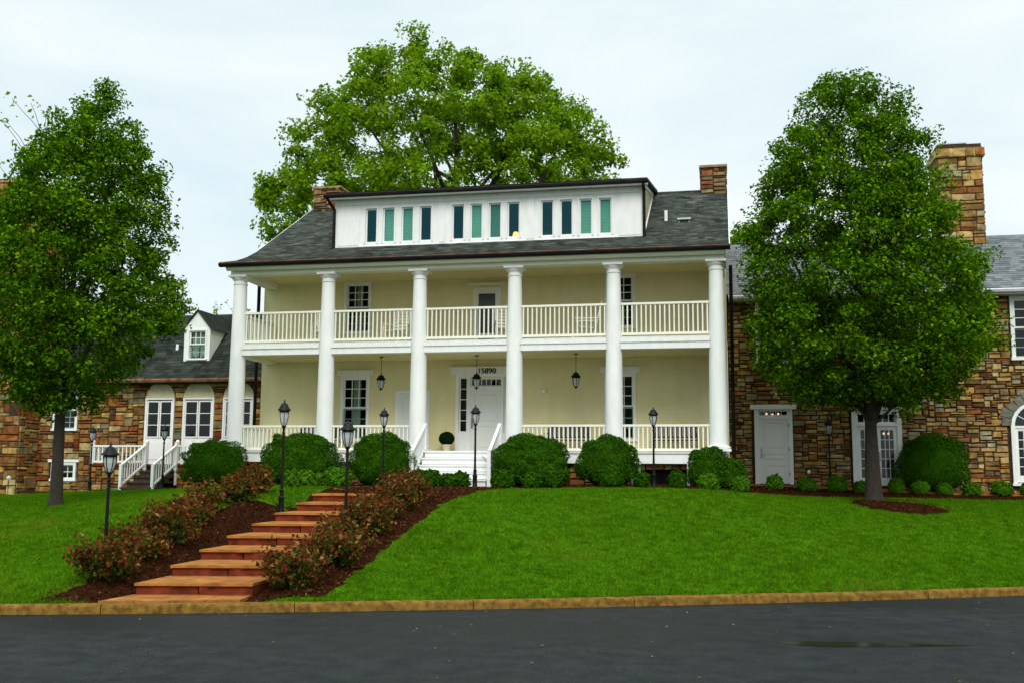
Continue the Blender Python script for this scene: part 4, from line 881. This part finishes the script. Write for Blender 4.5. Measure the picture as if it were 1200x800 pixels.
# ------------------------------------------------------------------ things on the porches
def lantern_head(mb_f, mb_g, mb_c, z, s=1.0, n=6):
    """tapered glass body z..z+.26 with ribs, wide cap, dome and finial"""
    gl = [(.045, z), (.075, z+.06), (.098, z+.14), (.108, z+.25)]; mb_g.lathe([(r*s, zz) for r, zz in gl], n)
    for k in range(n):
        a = 2*math.pi*(k+.5)/n; mb_f.tube([((r+.004)*s*math.cos(a), (r+.004)*s*math.sin(a), zz) for r, zz in gl], .0085*s, 5)
    mb_f.lathe([(.02, z-.05), (.05, z-.03), (.055, z-.002), (.03, z-.002)], 12); mb_f.lathe([(.113*s, z+.235), (.113*s, z+.262)], 12)
    mb_c.lathe([(.125, z+.262), (.15, z+.268), (.145, z+.29), (.105, z+.325), (.095, z+.35), (.075, z+.385), (.03, z+.41), (.014, z+.42), (.02, z+.435), (.012, z+.455), (.003, z+.475)], 16)
def make_lamp(name='lamp_post', glassm=None):
    o = thing(name, '', 'lamp post'); ORG[o] = np.zeros(3)
    b = MB(); b.lathe([(.085, -.05), (.085, .03), (.07, .05), (.062, .30), (.07, .315), (.07, .34), (.05, .36), (.045, .44), (.055, .45), (.055, .47), (.036, .49)], 14); b.build('base', BRONZE, o, True)
    p = MB(); p.lathe([(.032, .49), (.027, 1.45), (.036, 1.46), (.036, 1.49), (.026, 1.50), (.026, 1.54), (.034, 1.56)], 12); p.build('pole', BRONZE, o, True)
    f, g, c = MB(), MB(), MB(); lantern_head(f, g, c, 1.61); f.build('lantern_frame', BRONZE, o, True); g.build('lantern_glass', FROST, o); c.build('lantern_cap', BRONZE, o, True)
    return o
lamps = [(133, 16.4, 2.0, 'black lantern post nearest the kerb, beside the lowest shrubs left of the steps'), (334, 21.8, 2.06, 'black lantern post on the left edge of the steps near their top'),
 (409, 18.4, 2.04, 'black lantern post in the shrubs on the right side of the steps'), (451, 27.6, 2.06, 'black lantern post in front of the boxwood left of the white porch steps'),
 (558, 26.4, 2.06, 'black lantern post standing in front of the white porch steps'), (766, 26.6, 2.06, 'black lantern post before the railed porch bay nearest the right wing'),
 (971, 31.4, 2.0, 'black lantern post against the right wing between its two doors'), (111, 34.0, 2.06, 'black lantern post at the left end of the raised stone porch'), (195, 32.9, 2.08, 'black lantern post at the foot of the left stone porch stairs')]
topy = [517, 466, 488, 476, 472.5, 475, 488, 497, 495]
proto = make_lamp()
for i, (px, d, h, lb) in enumerate(lamps):
    x, y = at(px, d); o = proto if i == 0 else dup(proto, (0,0,0)); hor = 554+.007*(px-600)
    ztop = 1.95+(hor-topy[i])*d/F*.985; z = tz(x, y); o.location = (x, y, z); o.scale = (.9, .9, (ztop-z)/2.085); o.rotation_euler = (0, 0, i*.4)
    tag(o, lb, 'lamp post', 'lantern posts around the lawn')
def hang(x, lb, first=[None]):
    if first[0] is None:
        o = thing('hanging_lantern', lb, 'lantern', (0,0,0), 'lanterns hanging from the lower porch ceiling'); first[0] = o
        f, g, c = MB(), MB(), MB(); lantern_head(f, g, c, -.96); f.lathe([(.004, -1.04), (.016, -1.03), (.016, -1.01)], 8); f.build('lantern_frame', BRONZE, o, True); g.build('lantern_glass', FROST, o); c.build('lantern_cap', BRONZE, o, True)
        MB().lathe([(.008, -.50), (.008, -.02)], 6).build('hanging_rod', BRONZE, o); MB().lathe([(.02, -.03), (.07, -.02), (.07, 0)], 12).build('ceiling_plate', BRONZE, o, True)
    else: o = dup(first[0], (0,0,0), .3, lb)
    o.location = (x, 1.2, 5.464)
hang(4.15, 'hanging black lantern in the second porch bay above the tall paned window'); hang(7.15, 'hanging black lantern in front of the front door and its number'); hang(10.15, 'hanging black lantern in the fourth porch bay before the blank cream wall')
# benches: slatted, arched back
def bench():
    o = thing('porch_bench', '', 'bench', (0,0,0), 'benches on the lower porch')
    L = 1.22; s = MB()
    for k in range(4): s.box(-L/2, L/2, -.46+.115*k, -.36+.115*k, .41, .435)
    s.build('seat', BENCH, o)
    b = MB(); n = 9
    top = lambda x: .86+.09*(1-(2*x/L)**2)
    for k in range(n): x = -L/2+L*(k+.5)/n; b.obox((x, .03, (.53+top(x))/2), (.056, 0, 0), (0, .008, 0), (0, .035, (top(x)-.53)/2))
    b.tube([(x, .085, top(x)+.005) for x in np.linspace(-L/2, L/2, 11)], .022, 6); b.bar((-L/2, .01, .53), (L/2, .01, .53), .03, .05); b.build('backrest', BENCH, o)
    for sx in (-1, 1):
        l = MB(); x = sx*(L/2+.02); l.bar((x, .0, 0), (x, .09, .87), .04, .045); l.build('leg', BENCH, o); l = MB(); l.bar((x, -.46, 0), (x, -.46, .64), .04, .045); l.build('leg', BENCH, o)
        l = MB(); l.bar((x, -.50, .645), (x, .05, .66), .06, .03); l.build('armrest', BENCH, o)
    return o
b0 = bench()
for i, (x, lb) in enumerate(((1.95, 'dark slatted bench partly behind the second column in the leftmost lower porch bay'), (9.86, 'dark slatted bench against the blank cream wall just right of the front door bay'), (13.0, 'dark slatted bench on the porch nearest the right stone wing'))):
    o = b0 if i == 0 else dup(b0, (0,0,0)); o.location = (x, 1.8, E1); o['label'] = lb; o.scale = (1, 1, .86)
# white rocking chairs on the balcony
def rocker():
    o = thing('rocking_chair', '', 'rocking chair', (0,0,0), 'white rocking chairs on the balcony'); m = WHITE2
    s = MB()
    for k in range(7): s.box(-.25, .25, -.26+.072*k, -.20+.072*k, .40-.008*k, .42-.008*k)
    s.build('seat', m, o); b = MB()
    for x in (-.25, .25): b.bar((x, .22, .10), (x, .46, 1.10), .035)
    for k in range(6): z = .52+.1*k; b.obox((0, .31+.024*k, z), (.24, 0, 0), (0, .008, 0), (0, .01, .032))
    b.obox((0, .455, 1.10), (.28, 0, 0), (0, .012, 0), (0, .01, .05)); b.build('backrest', m, o)
    for x in (-.27, .27):
        l = MB(); l.bar((x, -.24, .07), (x, -.24, .62), .035); l.build('leg', m, o); r = MB(); r.tube([(x, -.42+.1*k, .025+.012*(k-4.2)**2*.35) for k in range(11)], .02, 6); r.build('rocker', m, o); a = MB(); a.bar((x, -.30, .63), (x, .34, .64), .07, .025); a.build('armrest', m, o)
    return o
rk0 = rocker()
for i, (x, y, a, lb) in enumerate(((2.40, .75, .2, 'white rocking chair half hidden by the second column of the balcony'), (4.70, .80, -.25, 'white rocking chair right of the paned balcony window, facing out'), (8.10, .8, .35, 'white rocking chair right of the dark balcony door, half behind a column'), (10.50, .8, -1.45, 'white rocking chair seen from its side in the fourth balcony bay'))):
    o = rk0 if i == 0 else dup(rk0, (0,0,0)); o.location = (x, y, E2); o.rotation_euler = (0, 0, a); o['label'] = lb
bx = tag(MB().box(8.86, 8.93, WY-.07, WY-.001, 4.40, 4.46).lathe([(.07, 4.40), (.09, 4.43), (.09, 4.49), (.05, 4.53)], 12, (9.0, WY-.09, 0)).build('wall_light', WHITE2, None, org=(8.95, WY, 4.4)), 'small cream lamp fitting fixed on the blank wall right of the front door', 'wall light')
# small lights near the walls
def stake(x, y, lb, r, h, cat, m):
    o = thing('garden_light', lb, cat, on(x, y)); z = tz(x, y)
    MB().lathe([(.012, z-.05), (.012, z+h)], 8, (x, y, 0)).build('stake', BRONZE, o); MB().lathe([(.02, z+h), (r*.7, z+h+r*.3), (r, z+h+r), (r*.7, z+h+r*1.7), (.02, z+h+2*r)], 14, (x, y, 0)).build('globe', m, o, True)
stake(-9.78, 2.9, 'white globe garden light on a short stake before the left chimney', .085, .55, 'garden light', FROST)
stake(16.88, 4.0, 'small white path light beside the entrance door of the right wing', .055, .42, 'garden light', WHITE)

# ------------------------------------------------------------------ vegetation
def unit(v): return v/(np.linalg.norm(v, axis=-1, keepdims=True)+1e-9)
def leaves(P, size, rg, up=.5, out=None, outw=.6, aspect=.62, fold=.18):
    N = len(P); nrm = rg.normal(size=(N, 3)); nrm = unit(nrm)*.9+np.array([0, 0, up])
    if out is not None: nrm = nrm+out*outw
    nrm = unit(nrm); t = unit(np.cross(nrm, rg.normal(size=(N, 3)))); b = np.cross(nrm, t); s = size[:,None]
    return np.stack([P-t*s*.5, P+b*s*.5*aspect+nrm*s*fold-t*s*.08, P+t*s*.55, P-b*s*.5*aspect+nrm*s*fold-t*s*.08], 1)
def ball(n, rg):
    v = unit(rg.normal(size=(n, 3))); return v*rg.random((n, 1))**(1/3.)
def tree(name, label, base, rows, nclump, rc, per, lsize, leafm, barkm, trunk_r, fork, lean=(0, 0), seed=1, depth=1.0, limbs=11, shell=.55, group=None, zsq=.8, cat='tree'):
    """rows: (height, left, right) of the crown about the trunk; round in plan at every height"""
    rg = np.random.default_rng(seed); B = np.array(base, float); T = thing(name, label, cat, base, group)
    rows = np.array(sorted(rows), float); z0, z1 = rows[0,0], rows[-1,0]
    def prof(z): l = np.interp(z, rows[:,0], rows[:,1]); r = np.interp(z, rows[:,0], rows[:,2]); return (l+r)/2, (r-l)/2
    C = []
    zz = np.linspace(z0, z1, 200); wts = np.array([prof(z)[1]**1.15+.05 for z in zz]); wts /= wts.sum()
    tries = 0
    while len(C) < nclump and tries < nclump*40:
        tries += 1; z = rg.choice(zz, p=wts)+rg.normal()*.05; c, R_ = prof(z); a = rg.uniform(0, 2*np.pi); q = rg.random()**(.5 if rg.random() > shell else .16)
        R2 = max(R_-rc*.40, .08); u, v = c+R2*q*np.cos(a), R2*q*np.sin(a)*depth
        p = np.array([u, v, z])
        if C and np.min(np.linalg.norm(np.array(C)-p, axis=1)) < rc*.52: continue
        C.append(p)
    C += [np.array([prof(z1)[0], 0, z1-rc*.35]), np.array([prof(z1-rc)[0]+.3*rc, .2*rc, z1-rc*1.0])]
    C = np.array(C); tow = lambda p: B+HR*p[0]+HF*p[1]+np.array([0, 0, 1.])*p[2]
    cz = (z1+fork)/2
    # trunk and limbs
    tm = MB(); top = z0+(z1-z0)*.80; tp = []; n = 14
    for i in range(n+1):
        t = i/n; z = [-.15, .03, .12, .28][i] if i < 4 else .28+(top-.28)*(i-3)/(n-3); t = z/top; w = .10*np.sin(3*t+seed)*t; c = prof(max(z, z0))[0]*np.clip((z-fork)/(top-fork+1e-6), 0, 1)*.8
        tp.append(np.array([w+c+lean[0]*t, .08*np.sin(4*t+1+seed)*t+lean[1]*t, z]))
    rad = lambda z: trunk_r*(1.0-.25*np.clip(z/fork, 0, 1)) if z < fork else trunk_r*.72*max(.06, (1-(z-fork)/(top-fork))**.9)
    pts = [tow(p) for p in tp]; rr = [rad(p[2]) for p in tp]; rr[0] *= 1.5; rr[1] *= 1.32; rr[2] *= 1.14; rr[3] *= 1.04
    tm.tube(pts, rr, 12); nodes_ = [(p, rad(p[2])) for p in tp if p[2] > fork*.95]
    br = tm
    for k in range(limbs):
        f = (k+.5)/limbs; zs = fork*.97+(top-fork)*.72*f**1.15; i = np.argmin([abs(p[2]-zs) for p in tp]); s = tp[i]; a = k*2.4+rg.uniform(-.4, .4)
        ze = zs+(z1-zs)*rg.uniform(.38, .58)+.2; ze = max(ze, z0+.4); c, R_ = prof(ze); e = np.array([c+R_*.62*np.cos(a), R_*.62*np.sin(a)*depth, ze])
        m = s+(e-s)*.5+np.array([0, 0, -.10*np.linalg.norm(e-s)*.5])+rg.normal(size=3)*.1; r0 = min(rad(s[2])*.62, trunk_r*.5)
        q = [(1-t)**2*s+2*t*(1-t)*m+t*t*e for t in np.linspace(0, 1, 8)]; rs = [r0*(1-.78*t) for t in np.linspace(0, 1, 8)]
        tm.tube([tow(p)+rg.normal(size=3)*.015 for p in q], rs, 8); nodes_ += [(p, r_) for p, r_ in zip(q[2:], rs[2:])]
    NP = np.array([p for p, _ in nodes_]); NR = np.array([r for _, r in nodes_])
    for p in C[np.argsort(np.linalg.norm(C-np.array([0, 0, fork]), axis=1))]:
        d = np.linalg.norm(NP-p, axis=1)+np.where(NP[:,2] > p[2]-.05, 1.5, 0)*1.0; i = int(np.argmin(d)); s = NP[i]; m = (s+p)/2+rg.normal(size=3)*.08+np.array([0, 0, .04]); r0 = min(NR[i]*.6, .05*trunk_r/.18)
        q = [(1-t)**2*s+2*t*(1-t)*m+t*t*p for t in np.linspace(0, 1, 5)]; br.tube([tow(x) for x in q], [r0, r0*.8, r0*.6, r0*.42, r0*.2], 5, cap=False)
        if rg.random() < .5: NP = np.vstack([NP, q[3]]); NR = np.r_[NR, r0*.55]
    tm.build('trunk', barkm, T, smooth='all', fix=False)
    # leaves in clumps
    LP, LO, LS = [], [], []
    for p in C:
        n = int(per*rg.uniform(.65, 1.35)); r = rc*rg.uniform(.75, 1.25); o = ball(n, rg); o = o*(np.linalg.norm(o, axis=1, keepdims=True)**.2)
        sub = rg.normal(size=(5, 3))*.45; pick = rg.integers(0, 5, n); o = o*.60+sub[pick]*.56
        o[:,2] *= zsq; LP.append(tow(p)+ (o*r)@np.array([HR, HF, [0, 0, 1.]])); LO.append(unit(o@np.array([HR, HF, [0, 0, 1.]])+np.array([0,0,.3]))); LS.append(lsize*rg.uniform(.6, 1.3, n))
    LP, LO, LS = np.concatenate(LP), np.concatenate(LO), np.concatenate(LS)
    npmesh('crown', leaves(LP, LS, rg, .45, LO, .6), 4, leafm, T); return T
def px_rows(px0, d, rows, zbase, ybase_hor=554):
    """outline of the crown measured as (photo y, left x, right x), turned to metres at its real distance"""
    return [(1.95+(ybase_hor+.007*(px0-600)-y)*d/F*1.0-zbase, (l-px0)*d/F, (r-px0)*d/F) for y, l, r in rows]

# right pear tree
d = 28.0; x, y = at(1021, d); z = tz(x, y)
tree('pear_tree', 'dense oval green tree in a mulch ring before the right stone wing', (x, y, z), px_rows(1021, d, [(80,975,1045),(92,955,1062),(110,942,1074),(130,932,1086),(160,916,1098),(190,896,1112),(220,886,1126),(250,876,1138),(280,872,1145),(310,868,1158),(340,874,1168),(370,876,1178),(400,878,1176),(425,890,1160),(445,908,1144),(462,930,1128),(474,985,1060)], z),
     640, .52, 175, .110, LEAF_P, BARKD, .225, 1.5, seed=11, limbs=14, depth=.85)
d = 25; x, y = at(73, d); z = tz(x, y)
tree('pear_tree', 'looser green tree on the left lawn before the lower stone wing', (x, y, z), px_rows(73, d, [(90,95,120),(110,66,130),(140,38,150),(170,18,165),(200,4,182),(240,-14,190),(280,-26,197),(320,-38,205),(360,-45,212),(395,-42,205),(425,-25,172),(450,0,140),(478,28,112)], z),
     490, .48, 140, .104, LEAF_P, BARKD, .15, 2.3, seed=23, limbs=13, shell=.5)
# great spreading tree behind the house
d = 47; x, y = at(540, d); z = 1.5
tree('maple_tree', 'huge spreading tree in fresh yellow green leaf rising behind the main house', (x, y, z), px_rows(540, d, [(10,468,486),(28,452,498),(48,425,525),(70,402,590),(95,380,645),(120,352,690),(150,330,715),(180,312,735),(215,296,742),(250,290,738),(285,296,730),(330,330,690)], z),
     540, .82, 170, .205, LEAF_B, BARKD, .55, 5.0, seed=37, limbs=20, depth=.8, shell=.6)
def bare_tree(name, label, base, h, seed, leafm=None, spread=.5, lsz=.16, nleaf=6, r0=.12, cat='tree', depthn=5, fan=3):
    rg = np.random.default_rng(seed); B = np.array(base, float); T = thing(name, label, cat, base); t = MB(); tips = []
    def grow(p, dr, L, r, lv):
        q = [p]; dd = dr
        for k in range(3): dd = unit(dd+rg.normal(size=3)*.14+np.array([0, 0, .05])); q.append(q[-1]+dd*L/3)
        t.tube(q, [r, r*.85, r*.7, r*.6], 5, cap=False)
        if lv == 0: tips.append(q[-1]); return
        for k in range(fan): grow(q[-1 if k else 2], unit(dd+rg.normal(size=3)*spread), L*rg.uniform(.62, .82), r*.58, lv-1)
    grow(B, np.array([0, 0, 1.]), h*.3, r0, depthn); t.build('trunk' if cat == 'tree' else 'stem', BARKD, T, smooth='all', fix=False)
    if leafm:
        P = np.repeat(np.array(tips), nleaf, 0); P = P+rg.normal(size=P.shape)*h*.007; npmesh('crown', leaves(P, lsz*rg.uniform(.6, 1.3, len(P)), rg), 4, leafm, T)
    return T
x, y = at(298, 48); bare_tree('budding_tree', 'thin budding tree seen past the left end of the upper porch', (x, y, 1.3), 8.6, 4, LEAF_B, .5, .13, 4, .13)
x, y = at(-112, 40); bare_tree('budding_tree', 'sparse young crown reaching in at the upper left edge of the photo', (x, y, 1.0), 23, 8, LEAF_B, .42, .20, 8, .22)
d = 44; x, y = at(880, d)
tree('leafy_tree', 'small green tree showing between the main roof and the right wing', (x, y, 1.5), px_rows(880, d, [(268,870,892),(290,850,905),(320,842,912),(360,838,915),(400,850,905)], 1.5), 70, .7, 150, .17, LEAF_P, BARKD, .2, 4.0, seed=51, limbs=7)

def shrub(name, label, base, rx, ry, h, n, ls, m, seed, group=None, lump=.10, cat='shrub', core=True, corem=None, up=.35):
    rg = np.random.default_rng(seed); B = np.array(base, float); T = thing(name, label, cat, base, group)
    ph = rg.uniform(0, 6.28, (6, 2)); fr = rg.uniform(1.5, 4.5, 6)
    def rad(v): return 1+lump*sum(np.sin(fr[i]*3*v[:,0]+ph[i,0])*np.sin(fr[i]*2.6*v[:,2]+ph[i,1]+fr[i]*v[:,1]) for i in range(6))*.55
    v = unit(rg.normal(size=(n, 3))); v[:,2] = np.where(v[:,2] < -.55, -v[:,2], v[:,2]); k = rad(v)*(1-.16*rg.random(n)**2+rg.normal(size=n)*.012+.05*rg.random(n)*(rg.random(n) < .08))
    S = np.array([rx, ry, h*.56]); P = v*k[:,None]; P = np.sign(P)*np.abs(P)**.92; P = P*S; W_ = B+HR*P[:,:1]+HF*P[:,1:2]+np.array([0, 0, 1.])*(P[:,2:]+h*.50)
    o = v@np.array([HR, HF, [0, 0, 1.]]); ok = W_[:,2] > B[2]-.03
    V = leaves(W_[ok], ls*rg.uniform(.6, 1.35, ok.sum()), rg, up, o[ok], .75)
    crown = npmesh('foliage', V, 4, m, T)
    if core:
        c = MB(); a, b = 14, 10; vv = np.array([[math.sin(math.pi*i/b)*math.cos(2*math.pi*j/a), math.sin(math.pi*i/b)*math.sin(2*math.pi*j/a), math.cos(math.pi*i/b)] for i in range(b+1) for j in range(a)])
        kk = rad(vv)*.86; Pc = vv*kk[:,None]*S; Wc = B+HR*Pc[:,:1]+HF*Pc[:,1:2]+np.array([0, 0, 1.])*(Pc[:,2:]+h*.50)
        c.add(Wc.tolist(), [(i*a+j, i*a+(j+1)%a, (i+1)*a+(j+1)%a, (i+1)*a+j) for i in range(b) for j in range(a)]); c.build('inner_growth', corem or m, T, smooth='all', fix=False)
    return T
big = [(256, 31.2, 39, 55, 'round clipped boxwood left of the porch end, below the arched windows'), (355, 29.2, 47, 60, 'broad clipped boxwood under the leftmost porch bay behind the lantern post'), (449, 28.9, 38, 61, 'round clipped boxwood just left of the white porch steps'),
       (622, 28.6, 46, 60, 'large lumpy boxwood just right of the white porch steps'), (633, 27.6, 34, 42, 'lower boxwood pressed against the front of the lumpy one right of the steps'), (713, 28.0, 37, 57, 'tall rounded boxwood under the fourth porch column from the steps side, left of the areaway'), (829, 27.8, 24, 48, 'upright boxwood beneath the rightmost column of the house'), (855, 27.7, 19, 38, 'smaller boxwood leaning out past the right corner of the house'),
       (1090, 31.0, 41, 66, 'biggest ball boxwood beside the french doors of the right wing')]
for i, (px, d, hw, hp, lb) in enumerate(big):
    x, y = at(px, d); shrub('boxwood_shrub', lb, on(x, y, -.05), hw*d/F, hw*d/F*.9, hp*d/F*.99, int(15000*(hw/42)**1.2), .046, LEAF_X, 100+i, 'clipped boxwoods along the walls', .085)
small = [(590, 26.2, 14, 'first small round shrub right of the white steps'), (624, 26.3, 14, 'small round shrub before the low boxwood right of the steps'), (650, 26.3, 15, 'small round shrub right of its twin under the lumpy boxwood'), (717, 26.2, 16, 'small round shrub in front of the rounded boxwood'), (752, 26.4, 11, 'little shrub between the areaway posts, left of the lantern post'), (793, 26.5, 12, 'little shrub before the dark areaway right of the lantern post'),
         (829, 26.4, 13, 'bright little shrub before the upright boxwood'), (866, 26.6, 12, 'little shrub at the corner of the main house'), (906, 29.6, 12, 'small bright shrub before the white entrance door'), (943, 30, 12, 'small bright shrub just right of the entrance door'), (979, 30.2, 12, 'small shrub before the lantern post of the right wing'), (1007, 30.3, 10, 'small shrub partly behind the right tree trunk'), (1047, 30.3, 11, 'small shrub before the right leaf of the french door'),
         (1075, 30.2, 11, 'small shrub at the left foot of the ball boxwood'), (1103, 30.1, 11, 'small shrub at the right foot of the ball boxwood'), (1135, 30, 11.5, 'small shrub before the bare stone wall right of the ball boxwood'), (1170, 29.9, 11.5, 'small shrub before the stone wall left of the arched window'), (1201, 29.8, 11, 'small shrub under the arched window at the right edge'),
         (508, 26.6, 13, 'small shrub left of the white steps, second from the red bushes'), (526, 27.0, 12, 'small shrub before the middle of the white steps'), (541, 27.4, 12, 'small shrub left of the lantern post at the white steps'), (493, 25.4, 13, 'small shrub beside the red bushes at the top of the path'), (346, 24.2, 14, 'bright small shrub at the top left of the stone steps'), (362, 25.4, 14, 'bright small shrub before the broad boxwood'), (380, 26, 13, 'bright small shrub right of the middle of the broad boxwood'), (399, 25.6, 16, 'brightest yellow green small shrub at the top of the stone steps')]
rgs = random.Random(6)
for i, (px, d, hw, lb) in enumerate(small):
    x, y = at(px, d); shrub('small_shrub', lb, on(x, y, -.02), hw*.88*d/F*rgs.uniform(.85, 1.15), hw*.88*d/F, hw*1.5*d/F*rgs.uniform(.8, 1.15), 2100, .050, LEAF_L if px in (346, 362, 380, 399, 829) or px > 900 else LEAF_X if px < 800 else LEAF_L, 200+i, 'small round shrubs in the beds', .13, up=.7)
def barberry(label, base, r, h, seed):
    rg = np.random.default_rng(seed); B = np.array(base, float); T = thing('barberry_bush', label, 'bush', base, 'reddish bushes lining the stone steps'); s = MB(); LP = []; TIP = []
    for k in range(34):
        a, q = rg.uniform(0, 6.28), rg.random()**.55; e = B+np.array([r*q*math.cos(a), r*q*math.sin(a), h*(rg.uniform(.45, 1.08) if q < .7 else rg.uniform(.25, .85))]); st_ = B+np.array([r*.15*math.cos(a), r*.15*math.sin(a), -.03]); m = (st_+e)/2+np.array([0, 0, .12*h])+rg.normal(size=3)*.03
        Q = [(1-t)**2*st_+2*t*(1-t)*m+t*t*e for t in np.linspace(0, 1, 6)]; s.tube(Q, [.008, .007, .006, .005, .004, .003], 4, cap=False)
        n = 58; t = .25+.77*rg.random(n)**.75; TIP.append(t+rg.normal(size=n)*.10); pp = (1-t)[:,None]**2*st_+2*(t*(1-t))[:,None]*m+(t**2)[:,None]*e; LP.append(pp+rg.normal(size=(n, 3))*np.array([.075, .075, .06]))
    s.build('stem', BARKD, T, fix=False); LP = np.concatenate(LP); LP[:,2] = np.maximum(LP[:,2], B[2]+.02)
    V = leaves(LP, .070*rg.uniform(.5, 1.45, len(LP)), rg, .5); tip = np.concatenate(TIP) > .66
    f = npmesh('foliage', V, 4, LEAF_G, T); f.data.materials.append(LEAF_R); f.data.polygons.foreach_set('material_index', tip.astype(np.int32))
bar = []
for k, (d, w, r, h) in enumerate(((16.1, .05, .60, .66), (17.1, .25, .58, .57), (18.05, .05, .56, .62), (19.1, .35, .52, .55), (20.05, .45, .50, .60), (21.2, .25, .42, .50), (22.4, .40, .42, .56))):
    bar.append((float(pl(d))-.62-w, d, r, h, 'left', k))
for k, (d, w, r, h) in enumerate(((16.05, .05, .56, .64), (17.0, .28, .54, .58), (17.95, .12, .54, .55), (18.95, .28, .52, .60), (19.95, .14, .52, .55), (21.05, .28, .50, .64), (22.2, .16, .48, .58))):
    bar.append((float(pl(d))+PW+.42+w, d, r, h, 'right', k))
ordn = ['lowest', 'second', 'third', 'fourth', 'fifth', 'sixth', 'seventh', 'eighth', 'ninth']
for i, (u, d, r, h, side, k) in enumerate(bar):
    x, y = camxy(u, d); barberry(f'{ordn[k]} reddish bush up from the kerb on the {side} of the stone steps', on(x, y), r, h, 300+i)
x, y = at(404, 27.9); bare_tree('bare_shrub', 'thin leafless brown shrub between the two boxwoods left of the steps', on(x, y), 1.5, 14, None, .25, r0=.022, cat='shrub', depthn=3, fan=3)
x, y = 8.32, -1.0; bare_tree('bare_shrub', 'leafless twiggy shrub beside the right handrail of the white steps', on(x, y), 1.35, 15, None, .35, r0=.018, cat='shrub', depthn=3, fan=3)
# potted topiary by the front door
t = thing('potted_topiary', 'dark clipped ball in a cream pot beside the front door', 'potted plant', (6.06, 1.9, E1))
MB().lathe([(.10, E1+.002), (.145, E1+.20), (.16, E1+.205), (.16, E1+.24), (.13, E1+.24), (.12, E1+.20)], 16, (6.06, 1.9, 0)).build('pot', POT, t, True)
rg = np.random.default_rng(77); v = unit(rg.normal(size=(2600, 3))); P = np.array([6.06, 1.9, E1+.42])+v*np.array([.235, .235, .21])*(1-.12*rg.random((2600, 1)))
npmesh('clipped_ball', leaves(P, np.full(2600, .045), rg, .2, v, .8), 4, LEAF_T, t)
c = MB(); c.lathe([(.20*math.sin(math.pi*i/8)+.001, E1+.42-.185*math.cos(math.pi*i/8)) for i in range(9)], 12, (6.06, 1.9, 0)); c.lathe([(.02, E1+.2), (.02, E1+.3)], 6, (6.06, 1.9, 0)); c.build('inner_growth', LEAF_T, t, True)

# ------------------------------------------------------------------ grass, mulch chips, fallen leaves
def inpoly(X, Y, poly):
    c = np.zeros(len(X), bool); n = len(poly)
    for i in range(n):
        x0, y0 = poly[i]; x1, y1 = poly[(i+1)%n]
        k = ((y0 > Y) != (y1 > Y)) & (X < (x1-x0)*(Y-y0)/(y1-y0+1e-12)+x0); c ^= k
    return c
rg = np.random.default_rng(2024)
def scatter(n):
    s = rg.uniform(-12.5, 19, n); t = .17+rg.random(n)**1.15*22; p = kpt(s, t); X, Y = p[:,0], p[:,1]
    u = (X-CAM[0])*HR[0]+(Y-CAM[1])*HR[1]; d = (X-CAM[0])*HF[0]+(Y-CAM[1])*HF[1]
    return X, Y, u, d
X, Y, u, d = scatter(290000)
ok = (np.abs(u/d) < .58) & ~((X > -.4) & (X < 14.7) & (Y > -.3)) & (Y < 4.5) & ~((np.abs(u-pl(d)-PW/2) < PW/2+.05) & (d < 24) & (d > 14.6)) & ~((X > -6.8) & (X < -.3) & (Y > 1.4))
for b in BEDS: ok &= ~inpoly(X, Y, b)
X, Y, d = X[ok], Y[ok], d[ok]; Z = terr(X, Y); n = len(X); K = 4
# a mown lawn with rougher and shorter patches
pat = .5+.5*np.sin(X*1.1+.7*np.sin(Y*.9))*np.sin(Y*1.3+.8*np.sin(X*.7)); hgt = .038+.020*pat
P = np.repeat(np.c_[X, Y, Z-.006], K, 0)+np.c_[rg.normal(size=(n*K, 2))*.028, np.zeros(n*K)]; hh = np.repeat(hgt, K)*rg.uniform(.6, 1.35, n*K); ww = np.repeat(.0045+.00022*d, K)
a = rg.uniform(0, 6.28, n*K); side = np.c_[np.cos(a), np.sin(a), np.zeros(n*K)]; ln = np.c_[rg.normal(size=(n*K, 2))*.5, np.ones(n*K)]; 
V = np.stack([P-side*ww[:,None], P+side*ww[:,None], P+ln*hh[:,None]], 1)
tag(npmesh('grass', V, 3, GRASS), kind='stuff')
def chips(n, poly, m, name, sz):
    lo, hi = poly.min(0), poly.max(0); p = rg.uniform(lo, hi, (n, 2)); p = p[inpoly(p[:,0], p[:,1], poly)]
    uu = (p[:,0]-CAM[0])*HR[0]+(p[:,1]-CAM[1])*HR[1]; dd = (p[:,0]-CAM[0])*HF[0]+(p[:,1]-CAM[1])*HF[1]; p = p[(np.abs(uu/dd) < .56) & ~((np.abs(uu-pl(dd)-PW/2) < PW/2) & (dd < 23.7))]
    return np.c_[p, terr(p[:,0], p[:,1])+.045+rg.uniform(-.01, .012, len(p))]
Q = np.concatenate([chips(26000, BEDS[0], 0, 0, 0), chips(16000, BEDS[1], 0, 0, 0), chips(2500, BEDS[3], 0, 0, 0)+np.array([0, 0, .05])])
tag(npmesh('mulch_chips', leaves(Q, rg.uniform(.02, .065, len(Q)), rg, 1.2, aspect=.35, fold=.1), 4, MULCHC), kind='stuff')
s = rg.uniform(-9, 9, 160); t = -rg.random(160)**1.6*6-.05; p = kpt(s, t); Q = np.c_[p, np.full(160, .012)]
tag(npmesh('fallen_leaves', leaves(Q, rg.uniform(.018, .05, 160), rg, 3, aspect=.6, fold=.06), 4, island('fallen_leaf', [(.20,.13,.03),(.10,.06,.02),(.26,.22,.10),(.08,.10,.02)], .8, 1, 0, 0, 1)), kind='stuff')
